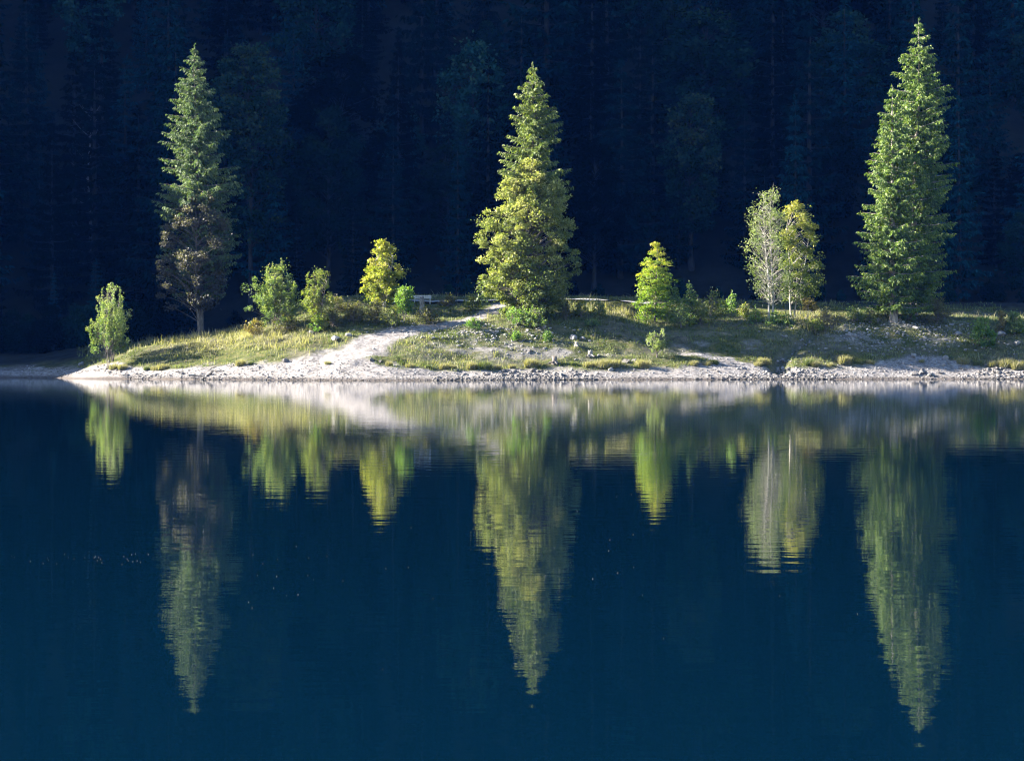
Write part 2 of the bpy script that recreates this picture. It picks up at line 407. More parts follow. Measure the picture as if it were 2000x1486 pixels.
BEACH = [(-400, 760), (-400, 715), (0, 716), (110, 718), (150, 717), (190, 716), (230, 724), (300, 723), (420, 713), (520, 709), (560, 704), (610, 692), (680, 677),
         (740, 664), (770, 672), (740, 690), (728, 708), (800, 717), (900, 723), (1000, 722), (1100, 717), (1200, 722), (1250, 719),
         (1330, 714), (1400, 712), (1380, 700), (1310, 690), (1340, 684), (1430, 696), (1480, 714), (1520, 722), (1600, 720), (1660, 716), (1700, 706), (1770, 695),
         (1850, 700), (1900, 713), (2000, 722), (2400, 722), (2400, 760)]
def masks(X, Y, Z):
    px, py = to_px(X, Y, Z)
    wob = fbm(X / 1.6, Y / 1.0, 31, 4)
    wob2 = fbm(X / 1.3, Y / 0.9, 57, 4)
    s = Y - shore_y(X)
    sand = np.zeros(X.shape)
    for k in range(5):                       # soft edge
        sand += inpoly(px + wob * 60 + (k - 2) * 5, py + wob2 * 22 + (k - 2) * 1.6, BEACH) / 5.0
    sand = np.where(s < 2.5, 1.0, sand)
    bw = np.interp(px, [700, 800, 880, 990], [2.1, 1.35, 1.0, 0.95])
    pth = 1 - smooth(0.7, 1.25, dist_line(X, Y, PXY) / bw + wob * 0.9)
    # stony bare patches in the turf
    bare = smooth(-0.06, 0.12, fbm(X / 2.2, Y / 0.9, 77, 4)) * 0.85
    zone = np.clip(np.exp(-((px - 950) / 130) ** 2 - ((py - 682) / 20) ** 2) + np.exp(-((px - 1760) / 160) ** 2 - ((py - 652) / 26) ** 2)
                   + 0.6 * np.exp(-((px - 1380) / 130) ** 2 - ((py - 672) / 22) ** 2) + 0.8 * np.exp(-((px - 1120) / 80) ** 2 - ((py - 690) / 14) ** 2), 0, 1)
    sand = np.maximum(np.maximum(sand, pth), bare * zone)
    gul = 1 - smooth(0.5, 1.3, dist_line(X, Y, GXY) / 0.8)
    sand = np.maximum(sand * (1 - gul), gul * 0.22)
    sand = sand * (Y < 196)
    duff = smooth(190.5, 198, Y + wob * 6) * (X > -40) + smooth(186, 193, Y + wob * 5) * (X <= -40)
    grass = np.clip(0.80 + fbm(X / 3.2, Y / 2.0, 91, 3) * 1.6, 0, 1)
    wet = (1 - smooth(0.05, 0.32, Z + wob * 0.25)) * (Y < 192)
    return dict(sand=sand, path=pth, duff=np.clip(duff, 0, 1), grass=grass, wet=wet, px=px, py=py, s=s)

def axis(segs):
    a = [segs[0][0]]
    for lo, hi, st in segs:
        a += list(np.linspace(lo, hi, max(1, int(round((hi - lo) / st))) + 1)[1:])
    return np.array(a)
gx = axis([(-700, -170, 40), (-170, -110, 5), (-110, -54, 1.5), (-54, 54, 0.25), (54, 80, 1.2), (80, 170, 5), (170, 700, 40)])
gy = axis([(-120, 120, 40), (120, 150, 5), (150, 156, 0.8), (156, 194, 0.22), (194, 206, 0.6), (206, 240, 1.5), (240, 300, 3), (300, 420, 10), (420, 900, 40)])
GX, GY = np.meshgrid(gx, gy)
GZ = height(GX, GY)
mk = masks(GX, GY, GZ)
nx, ny = len(gx), len(gy)
idx = np.arange(nx * ny).reshape(ny, nx)
quads = np.stack([idx[:-1, :-1], idx[:-1, 1:], idx[1:, 1:], idx[1:, :-1]], -1).reshape(-1, 4)
VG = np.stack([GX, GY, GZ], -1).reshape(-1, 3)
def fmean(a): return a.ravel()[quads].mean(1)
f_s, f_sand, f_path, f_y = fmean(mk['s']), fmean(mk['sand']), fmean(mk['path']), fmean(GY)
is_hill = f_y > 203
is_path = (f_path > 0.5) & (fmean(mk['py']) < 668) & (fmean(mk['px']) > 735) & ~is_hill
is_beach = (f_sand > 0.55) & (f_s > -3) & ~is_path & ~is_hill & (fmean(mk['py']) > 676)
def piece(name, sel):
    q = quads[sel]; u, inv = np.unique(q, return_inverse=True)
    at = {k: mk[k].ravel()[u] for k in ('sand', 'duff', 'grass', 'wet')}
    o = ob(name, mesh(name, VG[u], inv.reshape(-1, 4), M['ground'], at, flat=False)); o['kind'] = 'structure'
    return o
tag(piece('ground', ~(is_hill | is_path | is_beach)), 'grassy bank of turf and bare stony patches above the lake', 'ground')
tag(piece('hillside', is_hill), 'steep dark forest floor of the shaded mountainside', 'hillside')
tag(piece('path', is_path), 'pale trodden footpath running up the bank to the road', 'path')
tag(piece('beach', is_beach), 'pale gravel beach along the water', 'beach')

# the lake
wx = axis([(-700, 700, 100)]); wy = axis([(-120, 260, 38)])
WX, WY = np.meshgrid(wx, wy); ii = np.arange(WX.size).reshape(WX.shape)
lake_f = np.stack([ii[:-1, :-1], ii[:-1, 1:], ii[1:, 1:], ii[1:, :-1]], -1).reshape(-1, 4)
lake = ob('water', mesh('water', np.stack([WX, WY, WX * 0], -1).reshape(-1, 3), lake_f, M['water']))
tag(lake, 'still dark blue lake water mirroring the trees', 'lake', kind='structure')

# the road along the top of the bank
rxs = np.arange(x_of(560, 189), x_of(1270, 191), 0.4)
rcy = 189.6 + 0.3 * np.sin(rxs / 9) + smooth(10, 50, rxs) * 3.0 + smooth(-12, -24, rxs) * 1.0
rowv = []
for o_ in (-1.15, -0.6, 0, 0.6, 1.15):
    rowv.append(np.stack([rxs, rcy + o_, height(rxs, rcy + o_)], 1))
rowv = np.array(rowv)
rowv[:, :, 2] = rowv[:, :, 2].mean(0)[None] * 0.6 + rowv[:, :, 2] * 0.4 + 0.10
ri = np.arange(rowv.shape[0] * rowv.shape[1]).reshape(rowv.shape[:2])
rq = np.stack([ri[:-1, :-1], ri[:-1, 1:], ri[1:, 1:], ri[1:, :-1]], -1).reshape(-1, 4)
tag(ob('road', mesh('road', rowv.reshape(-1, 3), rq, M['road'], flat=False)), 'narrow pale gravel road along the top of the bank', 'road', kind='structure')

# ------------------------------------------------------------------ plants
def unit(v): return v / np.maximum(np.linalg.norm(v, axis=-1, keepdims=True), 1e-9)

def diamonds(P, U, W, tint, fold=0.0):
    """One four-sided leaf per row: base P, axis U (full length), half width W."""
    n_ = len(P)
    V = np.empty((n_, 4, 3)); V[:, 0] = P; V[:, 1] = P + U * 0.5 + W; V[:, 2] = P + U; V[:, 3] = P + U * 0.5 - W
    F = np.arange(n_ * 4).reshape(n_, 4)
    return V.reshape(-1, 3), F, np.repeat(tint, 4)

def perp(U, g):
    r = g.normal(size=U.shape); c = np.cross(U, r)
    return unit(c)

def tube(path, rad, sides=6):
    path = np.asarray(path, float); rad = np.asarray(rad, float); k = len(path)
    t = np.gradient(path, axis=0); t = unit(t)
    ref = np.where(np.abs(t[:, 2:3]) > 0.9, np.array([[1.0, 0, 0]]), np.array([[0, 0, 1.0]]))
    a = unit(np.cross(t, ref)); b = np.cross(t, a)
    th = np.linspace(0, 2 * np.pi, sides, endpoint=False)
    V = path[:, None] + rad[:, None, None] * (a[:, None] * np.cos(th)[None, :, None] + b[:, None] * np.sin(th)[None, :, None])
    i = np.arange(k * sides).reshape(k, sides)
    F = np.stack([i[:-1], np.roll(i[:-1], -1, 1), np.roll(i[1:], -1, 1), i[1:]], -1).reshape(-1, 4)
    return V.reshape(-1, 3), F

class Wood:
    def __init__(s): s.V = []; s.F = []; s.n = 0
    def add(s, path, rad, sides=6):
        v, f = tube(path, rad, sides); s.V.append(v); s.F.append(f + s.n); s.n += len(v)
    def mesh(s, name, mat): return mesh(name, np.concatenate(s.V), np.concatenate(s.F), mat, flat=False)

def spruce_meshes(seed, H, zr, rad, mat, bark, base_r=0.28, whorl=0.42, nbr=7, step=0.17, card=(0.26, 0.055), lean=0.0, droop=1.0, cx=None, ragged=0.22):
    """H tree height, zr/rad: crown radius against height above the foot. cx: crown axis offset against height."""
    g = np.random.default_rng(seed)
    wd = Wood()
    hh = np.concatenate([[-0.4, 0.0, 0.35, 0.8], np.linspace(1.6, H, 10)])
    ax = (lambda z: np.interp(z, *cx)) if cx else (lambda z: np.zeros_like(np.asarray(z, float)))
    wob = np.cumsum(g.normal(0, 0.02, 14))
    path = np.stack([ax(hh) + wob, wob[::-1] * 0.5, hh], 1)
    wd.add(path, base_r * np.clip((1 - hh / H), 0.02, 1.0) ** 0.85 * (1 + 0.30 * np.exp(-np.clip(hh, 0, None) / 0.3)), 8)
    Ps, Us, Ws, Ts = [], [], [], []
    z = zr[0]
    top = H - 0.25
    while z < top:
        r0 = float(np.interp(z, zr, rad))
        k = max(4, int(round(nbr * (0.6 + 0.4 * min(1, r0 / 2.0)))))
        a0 = g.uniform(0, 6.28); wf = g.uniform(0.82, 1.14)
        for j in range(k):
            ph = a0 + j * 6.283 / k + g.normal(0, 0.25)
            zz = z + g.uniform(-0.5, 0.5) * whorl * (0.9 if j % 3 == 2 else 0.35)
            # lumpy crown: bays and bulges that run over several whorls
            lump = 1 + 0.9 * ragged * math.sin(ph * 2 + seed) * math.sin(zz * 1.1 + seed * 1.7 + ph) + ragged * g.normal(0, 0.55)
            Lb = max(0.12, r0 * min(1.2, max(0.35, lump * (0.62 if j % 3 == 2 else 1.0) * wf)))
            up = (zz - zr[0]) / max(0.1, (H - zr[0]))
            s0 = -0.42 * droop + 0.85 * up; c0 = 0.34 - 0.45 * up
            d = np.array([math.cos(ph), math.sin(ph), 0]); sd = np.array([-d[1], d[0], 0])
            m_ = max(3, int(Lb / step))
            t = (np.arange(m_) + g.uniform(0.2, 1.0, m_)) / m_
            t = 0.10 + 0.90 * np.clip(t, 0, 1)
            org = np.array([float(ax(zz)), 0, zz])
            pp = org + d * (t * Lb)[:, None] + np.array([0, 0, 1.0]) * (Lb * (s0 * t + c0 * t * t))[:, None]
            if Lb > 0.7:
                tt = np.linspace(0, 0.93, 4)
                bp = org + d * (tt * Lb)[:, None] + np.array([0, 0, 1.0]) * (Lb * (s0 * tt + c0 * tt * tt))[:, None]
                wd.add(bp, np.linspace(0.012 + 0.010 * Lb, 0.006, 4), 4)
            for sgn in (-1, 1):
                tl = np.minimum(0.85, 0.36 * Lb * (1 - t) + 0.22) * g.uniform(0.6, 1.15, m_)
                td = unit(sd * sgn * 0.85 + d * 0.6 + np.stack([g.normal(0, .2, m_), g.normal(0, .2, m_), -0.55 * droop + g.normal(0, .22, m_)], 1))
                nk = 6
                fr = np.arange(nk) / nk
                # cards along each twig, hanging a little
                q = pp[:, None] + td[:, None] * (fr[None] * tl[:, None])[..., None]
                q = q - np.array([0, 0, 1.0]) * (fr[None] ** 2 * tl[:, None] * 0.3)[..., None]
                keep = (fr[None] * tl[:, None] < tl[:, None]) & (g.random((m_, nk)) < 0.85 * np.clip(tl[:, None] / 0.55, 0.35, 1))
                q = q[keep]; dd = np.repeat(td[:, None], nk, 1)[keep]
                u = unit(dd + g.normal(0, 0.42, dd.shape) + np.array([0, 0, -0.5 * droop]))
                ln = card[0] * g.uniform(0.7, 1.3, len(u))
                Ps.append(q); Us.append(u * ln[:, None]); Ws.append(perp(u, g) * (card[1] * g.uniform(0.7, 1.3, len(u)))[:, None])
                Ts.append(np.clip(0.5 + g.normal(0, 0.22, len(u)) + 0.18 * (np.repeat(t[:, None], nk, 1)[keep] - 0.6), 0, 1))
        z += whorl * g.uniform(0.8, 1.2)
    # leading shoot
    m_ = 14
    zt = H - np.linspace(0, 1.1, m_)
    u = unit(np.stack([g.normal(0, .5, m_), g.normal(0, .5, m_), g.uniform(0.4, 1.2, m_)], 1))
    Ps.append(np.stack([ax(zt), zt * 0, zt], 1)); Us.append(u * card[0]); Ws.append(perp(u, g) * card[1]); Ts.append(np.full(m_, 0.55))
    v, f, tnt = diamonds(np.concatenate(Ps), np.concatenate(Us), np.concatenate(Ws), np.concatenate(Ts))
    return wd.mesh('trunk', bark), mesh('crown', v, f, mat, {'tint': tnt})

def broad_meshes(seed, H, zr, rad, cx, mat, bark, leaf=0.2, n_clump=120, per=160, rc=0.55, base_r=0.15, stems=1, trunk_top=0.85,
                 flat=0.6, upright=0.0, tint_top=0.25, shell=0.55, limb=1.0, squash=1.0, layers=0, lw=0.36, stray=0.05, spires=0, spread=0.16, rough=0.07):
    """Broad-leaved tree or shrub: stems, limbs to each leaf clump, and free leaves round the clumps."""
    g = np.random.default_rng(seed)
    zr = np.asarray(zr, float); rad = np.asarray(rad, float); cxa = np.asarray(cx, float)
    wd = Wood()
    # clump centres in the outline
    ws = rad + 0.02
    zz = np.interp(g.random(n_clump * 3), np.concatenate([[0], np.cumsum((ws[1:] + ws[:-1]) / 2 * np.diff(zr))]) / np.sum((ws[1:] + ws[:-1]) / 2 * np.diff(zr)), zr)[:n_clump]
    if layers:
        lv = np.linspace(zr[0], zr[-1], layers)
        zz = lv[np.abs(zz[:, None] - lv[None]).argmin(1)] + g.normal(0, 0.22, n_clump)
    ph = g.uniform(0, 6.283, n_clump)
    rr = (shell + (1 - shell) * g.random(n_clump)) * (g.random(n_clump) < 0.86) + g.random(n_clump) * 0.5 * 0
    rr = np.where(rr == 0, g.random(n_clump) * 0.7, rr)
    lump = 1 + 0.16 * np.sin(ph * 3 + seed) * np.sin(zz * 2.3 / max(0.5, H / 6) + seed) + g.normal(0, rough, n_clump)
    rmax = np.maximum(np.interp(zz, zr, rad) * lump - rc * 0.35, 0.05)
    ccx = np.interp(zz, zr, cxa)
    C = np.stack([ccx + rmax * rr * np.cos(ph), rmax * rr * np.sin(ph) * squash, zz], 1)
    szf = np.ones(n_clump)
    if spires:
        ex = []
        for _ in range(spires):
            a_ = g.uniform(0, 6.283); q_ = g.random() ** 0.6 * 0.85
            hb = g.uniform(0.25, 0.5); ht = (1.12 - 0.50 * q_ ** 2) * g.uniform(0.66, 1.04)
            for f_ in np.arange(hb, ht, 0.26 / H):
                zc = f_ * zr[-1]; rb = float(np.interp(0.45 * zr[-1], zr, rad)) * q_ * (1 + 0.15 * f_)
                ex.append((float(np.interp(min(zc, zr[-1]), zr, cxa)) + rb * math.cos(a_) + g.normal(0, .03), rb * math.sin(a_) * squash, zc, 0.62 - 0.34 * (f_ - hb) / max(0.05, ht - hb)))
        ex = np.array(ex)
        C = np.concatenate([C, ex[:, :3]]); szf = np.concatenate([szf, ex[:, 3]]); n_clump = len(C)
    # stems
    tops = []
    for k in range(stems):
        ang = 6.283 * k / max(1, stems) + seed
        sp = (0.0 if stems == 1 else spread * H * g.uniform(0.5, 1.0))
        ht = H * trunk_top * (1 if k == 0 else g.uniform(0.75, 1.0))
        h_ = np.linspace(-0.3, ht, 9); f_ = np.clip(h_ / ht, 0, 1)
        off = np.interp(np.clip(h_, zr[0], zr[-1]), zr, cxa) * f_
        wob = np.cumsum(g.normal(0, 0.012 * H, 9)) * 0.25
        wob -= wob[0]
        p = np.stack([off + math.cos(ang) * sp * f_ + wob + (0 if stems == 1 else math.cos(ang) * base_r), math.sin(ang) * sp * f_ + wob[::-1] * 0.3 + (0 if stems == 1 else math.sin(ang) * base_r), h_], 1)
        br = base_r * (1 if stems == 1 else 0.62)
        wd.add(p, br * (1 - 0.88 * f_) * (1 + 0.6 * np.exp(-np.clip(h_, 0, None) / (2 * br))), 7)
        tops.append((p, h_, br))
    for c in C:
        p, h_, br = tops[g.integers(len(tops))]
        hz = min(max(c[2] - g.uniform(0.3, 0.9) * (np.hypot(c[0] - np.interp(c[2], h_, p[:, 0]), c[1]) + 0.2), 0.12 * H), h_[-1] * 0.98)
        s = np.array([np.interp(hz, h_, p[:, 0]), np.interp(hz, h_, p[:, 1]), hz])
        t = np.linspace(0, 1, 5)[:, None]
        q = s + (c - s) * t + np.array([0, 0, 1.0]) * (0.12 * np.linalg.norm(c - s) * np.sin(t * 3.14)) * g.uniform(-0.3, 1) + g.normal(0, 0.03, (5, 3)) * np.sin(t * 3.14)
        wd.add(q, np.linspace(0.16 * br * limb + 0.008, 0.006, 5), 4)
        if limb > 1.2:
            for _ in range(3):
                e = q[3] + g.normal(0, 1, 3) * np.array([.5, .5, .6]) * rc * 1.5
                wd.add(np.stack([q[2], (q[3] + e) / 2, e]), [0.009, 0.007, 0.004], 3)
    # leaves
    nl = (per * g.uniform(0.6, 1.4, n_clump) * szf).astype(int)
    ci = np.repeat(np.arange(n_clump), nl)
    dirs = unit(g.normal(size=(len(ci), 3)))
    rl = g.random(len(ci)) ** 0.45
    sz = rc * (g.uniform(0.7, 1.35, n_clump) * szf)[ci]
    off = dirs * (rl * sz)[:, None] * np.array([1, 1, flat])
    if upright: off[:, 2] *= (1 + upright * 1.5)
    P = C[ci] + off
    ns = int(len(P) * stray)
    if ns: P[:ns] += g.normal(0, rc * 0.5, (ns, 3))
    P[:, 2] = np.maximum(P[:, 2], 0.02)
    outw = unit(P - np.stack([np.interp(P[:, 2], zr, cxa), P[:, 1] * 0, P[:, 2] - 0.3], 1))
    u = unit(outw * 0.55 + g.normal(0, 0.6, P.shape) + np.array([0, 0, -0.15 + upright * 1.5]))
    ln = leaf * g.uniform(0.65, 1.35, len(P))
    nrm = unit(outw * 0.5 + np.array([0, 0, 0.6]) + g.normal(0, 0.55, P.shape))
    W = unit(np.cross(u, nrm)) * (ln * lw)[:, None]
    base = g.normal(0.42, 0.16, n_clump)[ci]
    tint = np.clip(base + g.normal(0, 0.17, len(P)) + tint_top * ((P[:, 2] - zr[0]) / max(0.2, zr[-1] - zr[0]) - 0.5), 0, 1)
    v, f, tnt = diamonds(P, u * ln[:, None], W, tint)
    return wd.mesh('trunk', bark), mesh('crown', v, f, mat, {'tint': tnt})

def outline(ol, px0, Y, base_py):
    if Y < 0: Y = find_y(px0, -Y)            # a foot row was given
    """Photo outline rows (row, left, right) -> foot position, height, and radius / axis against height."""
    X = x_of(px0, Y); zb = gz(X, Y); k = Y / FPX
    ol = sorted(ol, key=lambda r: -r[0])
    zr = [max(0.05, z_of(r[0], Y) - zb) for r in ol]
    rad = [max(0.03, (r[2] - r[1]) / 2 * k) for r in ol]
    cx = [((r[2] + r[1]) / 2 - px0) * k for r in ol]
    return (X, Y, zb), zr, rad, cx

def place(name, label, cat, loc, tm, cm, group=None, rz=0.0, sc=1.0, crown='crown', trunk='trunk'):
    t = thing(name, label, cat, loc, group, rz, sc)
    ob(trunk, tm, t); ob(crown, cm, t)
    return t

def spruce_at(name, label, ol, px0, Y, seed, mat, bark, group=None, **kw):
    loc, zr, rad, cx = outline(ol, px0, Y, 0)
    H = zr[-1]
    tm, cm = spruce_meshes(seed, H, zr, rad, mat, bark, cx=(zr, cx), **kw)
    return place(name, label, 'tree', loc, tm, cm, group)

def broad_at(name, label, cat, ol, px0, Y, seed, mat, bark, group=None, trunk='trunk', crown='crown', **kw):
    loc, zr, rad, cx = outline(ol, px0, Y, 0)
    tm, cm = broad_meshes(seed, zr[-1], zr, rad, cx, mat, bark, **kw)
    return place(name, label, cat, loc, tm, cm, group, trunk=trunk, crown=crown)

# --- the tall trees of the bank
spruce_at('spruce_tree', 'tall grey-green spruce with sunlit top and shaded foot, behind the brown beech',
          [(88, 379, 381), (150, 352, 408), (230, 333, 432), (330, 322, 452), (420, 310, 466), (500, 322, 458), (565, 345, 440)], 384, 190, 3, M['spruce_grey'], M['bark'], base_r=0.30, whorl=0.72, nbr=10, step=0.12, ragged=0.34)
broad_at('beech_tree', 'brown-leaved beech in the shade below the tall grey-green spruce', 'tree',
         [(385, 372, 412), (430, 322, 440), (480, 305, 452), (540, 294, 448), (600, 315, 425)], 392, 187.5, 5, M['brown'], M['bark'], leaf=0.20, n_clump=120, per=115, rc=0.6, base_r=0.20, stray=0.2, trunk_top=0.8, tint_top=0.5)
spruce_at('spruce_tree', 'spruce with a sunlit spire rising out of the big maple by the footpath',
          [(124, 1038, 1042), (175, 1018, 1066), (230, 1003, 1086), (300, 985, 1100), (360, 970, 1110), (440, 990, 1090)], 1036, 179.7, 8, M['spruce_gold'], M['bark'], whorl=0.70, nbr=10, step=0.12, ragged=0.34)
broad_at('maple_tree', 'big dense maple with yellowing leaves down to the ground beside the footpath', 'tree',
         [(314, 1022, 1050), (340, 1000, 1078), (366, 976, 1102), (430, 950, 1116), (490, 931, 1124), (540, 934, 1130), (572, 942, 1122), (596, 975, 1108), (622, 985, 1082)], 1032, 178.3, 12, M['maple'], M['bark'],
         leaf=0.18, n_clump=520, per=130, rc=0.52, base_r=0.30, tint_top=0.45, shell=0.55, stray=0.22, squash=0.62)
spruce_at('spruce_tree', 'tallest spruce, standing behind its shorter twin above the gravel beach',
          [(38, 1793, 1797), (110, 1766, 1824), (200, 1738, 1852), (300, 1720, 1856), (400, 1714, 1858), (500, 1712, 1858), (590, 1722, 1846)], 1795, 184.5, 21, M['spruce'], M['sprucebark'], base_r=0.36, whorl=0.74, nbr=11, step=0.12, ragged=0.30)
spruce_at('spruce_tree', 'bright green spruce with a bare lower trunk in front of the tallest spruce',
          [(168, 1741, 1744), (230, 1716, 1766), (330, 1697, 1788), (430, 1684, 1800), (530, 1669, 1812), (592, 1690, 1800)], 1742, -629, 34, M['spruce'], M['sprucebark'], base_r=0.38, whorl=0.70, nbr=11, step=0.12, ragged=0.28)
broad_at('ash_tree', 'thin half-bare tree with two pale stems and grey twigs', 'tree',
         [(372, 1488, 1520), (415, 1464, 1532), (470, 1449, 1545), (530, 1456, 1555), (590, 1476, 1545)], 1505, -629, 41, M['willow'], M['palebark'],
         leaf=0.15, n_clump=200, per=26, rc=0.55, base_r=0.15, stems=2, trunk_top=0.97, limb=1.25, upright=0.25, stray=0.2, spread=0.03)
broad_at('maple_tree', 'yellow-topped maple leaning out to the right of the half-bare tree', 'tree',
         [(398, 1538, 1566), (440, 1526, 1592), (495, 1528, 1604), (545, 1520, 1620), (592, 1528, 1586)], 1548, -624, 44, M['lime'], M['palebark'],
         leaf=0.18, n_clump=125, per=80, rc=0.5, stray=0.2, base_r=0.13, stems=2, trunk_top=0.85, tint_top=0.7)
broad_at('beech_tree', 'small bright yellow-green beech with layered branches and a thin pale stem', 'tree',
         [(482, 1274, 1288), (510, 1256, 1310), (550, 1243, 1318), (582, 1243, 1317), (608, 1252, 1312), (618, 1262, 1304)], 1279, -629, 48, M['beech'], M['bark'],
         leaf=0.15, n_clump=150, per=70, rc=0.45, base_r=0.08, flat=0.34, layers=13, stray=0.12, tint_top=0.75, trunk_top=0.92)
broad_at('maple_tree', 'small round yellow maple on slim stems at the road edge', 'tree',
         [(474, 740, 756), (495, 720, 777), (530, 710, 788), (565, 707, 786), (590, 716, 780)], 750, 182.6, 52, M['yellow'], M['palebark'],
         leaf=0.19, n_clump=110, per=90, rc=0.44, stray=0.2, base_r=0.10, stems=3, tint_top=0.35, trunk_top=0.8)
# --- shrubs and young trees of the bank
broad_at('shrub', 'large mixed green shrub, the wider one of the pair left of the yellow maple', 'shrub',
         [(522, 522, 556), (548, 497, 580), (582, 486, 590), (615, 492, 588), (636, 500, 582)], 538, -646, 55, M['shrub'], M['bark'], leaf=0.135, n_clump=64, per=85, rc=0.40, base_r=0.07, stems=5, upright=0.35, spires=16, rough=0.22, stray=0.15, tint_top=0.3)
broad_at('shrub', 'narrow pointed shrub with yellowing side, right of the wide green shrub', 'shrub',
         [(520, 620, 632), (550, 602, 646), (582, 586, 655), (612, 594, 650), (640, 600, 640)], 621, -650, 58, M['olive'], M['bark'], leaf=0.135, n_clump=50, per=80, rc=0.38, base_r=0.06, stems=3, upright=0.25, spires=10, rough=0.22, stray=0.15, tint_top=-0.3)
broad_at('shrub', 'bright green bush standing alone at the left end of the beach', 'shrub',
         [(592, 198, 232), (625, 179, 244), (660, 170, 250), (686, 182, 244)], 211, 177.0, 61, M['shrub'], M['bark'], leaf=0.135, n_clump=44, per=66, rc=0.34, base_r=0.05, stems=5, upright=0.5, spires=16, rough=0.22, stray=0.15)
broad_at('willow_shrub', 'grey-green willow with upright spires behind the lone green bush', 'shrub',
         [(562, 196, 236), (592, 184, 250), (630, 182, 258), (680, 192, 246)], 220, 179.6, 63, M['willow'], M['bark'], leaf=0.15, n_clump=34, per=36, rc=0.32, base_r=0.05, stems=6, upright=0.9, spires=12, rough=0.22, tint_top=0)
broad_at('shrub', 'glossy green shrub at the foot of the yellow maple, beside the stump', 'shrub',
         [(562, 782, 802), (585, 772, 808), (612, 778, 806)], 790, -628, 66, M['bright'], M['bark'], leaf=0.17, n_clump=34, per=55, rc=0.34, base_r=0.05, stems=3, upright=0.2, spires=5, rough=0.22, stray=0.15)
broad_at('willow_shrub', 'small pale willow bush alone on the shaded grass above the beach', 'shrub',
         [(646, 1264, 1300), (665, 1260, 1303), (685, 1270, 1296)], 1283, -700, 70, M['willow'], M['bark'], leaf=0.13, n_clump=26, per=36, rc=0.24, base_r=0.035, stems=5, upright=0.9, limb=1.3, spires=12, rough=0.22)
broad_at('shrub', 'leafy green and yellow shrub beside the stones at the right end of the bank', 'shrub',
         [(622, 1912, 1926), (650, 1900, 1944), (676, 1906, 1942)], 1922, -682, 72, M['bright'], M['bark'], leaf=0.17, n_clump=40, per=45, rc=0.36, base_r=0.04, stems=4, upright=0.3, tint_top=0.8, spires=8, rough=0.22, stray=0.2)
broad_at('shrub', 'thin russet shrub behind the leafy shrub at the right end of the bank', 'shrub',
         [(612, 1952, 1962), (630, 1946, 1966), (648, 1948, 1964)], 1957, -652, 74, M['russet'], M['bark'], leaf=0.14, n_clump=24, per=32, rc=0.26, base_r=0.03, stems=3, upright=0.5)
broad_at('shrub', 'round green bush at the far right edge of the bank', 'shrub',
         [(612, 1972, 1990), (630, 1964, 2000), (652, 1966, 1998)], 1981, -655, 76, M['shrub'], M['bark'], leaf=0.15, n_clump=50, per=50, rc=0.36, base_r=0.04, stems=4)
broad_at('sapling', 'little orange-leaved sapling on a thin stem right of the half-bare tree', 'tree',
         [(583, 1572, 1590), (596, 1564, 1596), (610, 1568, 1592)], 1577, -626, 78, M['russet'], M['palebark'], leaf=0.17, n_clump=26, per=34, rc=0.32, base_r=0.04, trunk_top=0.8)
YG = [  # young spruces
    (1318, 556, 630, 26, 180.2, 'young spruce close beside the small yellow-green beech'),
    (1347, 550, 634, 34, 179.0, 'taller young spruce, the middle one between the beech and the half-bare tree'),
    (1430, 568, 612, 22, 182.5, 'small bright young spruce with a pointed tip left of the half-bare tree'),
    (1412, 580, 614, 18, 184.0, 'dark young spruce behind the russet bushes'),
    (1476, 597, 628, 24, 179.6, 'low bright green young spruce at the left foot of the half-bare tree'),
    (1514, 604, 634, 28, 178.6, 'low bushy young spruce right in front of the two pale stems'),
    (1535, 608, 634, 26, 178.8, 'smallest young spruce in front of the yellow-topped maple'),
]
for k, (px, t_, b_, wpx, Y, lab) in enumerate(YG):
    spruce_at('young_spruce', lab, [(t_, px - 1, px + 1), (t_ + (b_ - t_) * .5, px - wpx * .55, px + wpx * .55), (b_ - 3, px - wpx * .8, px + wpx * .8)], px, -b_, 90 + k, M['bright'] if k in (2, 4, 5) else M['spruce'], M['bark'],
              'young spruces on the bank', base_r=0.05, whorl=0.24, nbr=6, step=0.10, card=(0.20, 0.05))
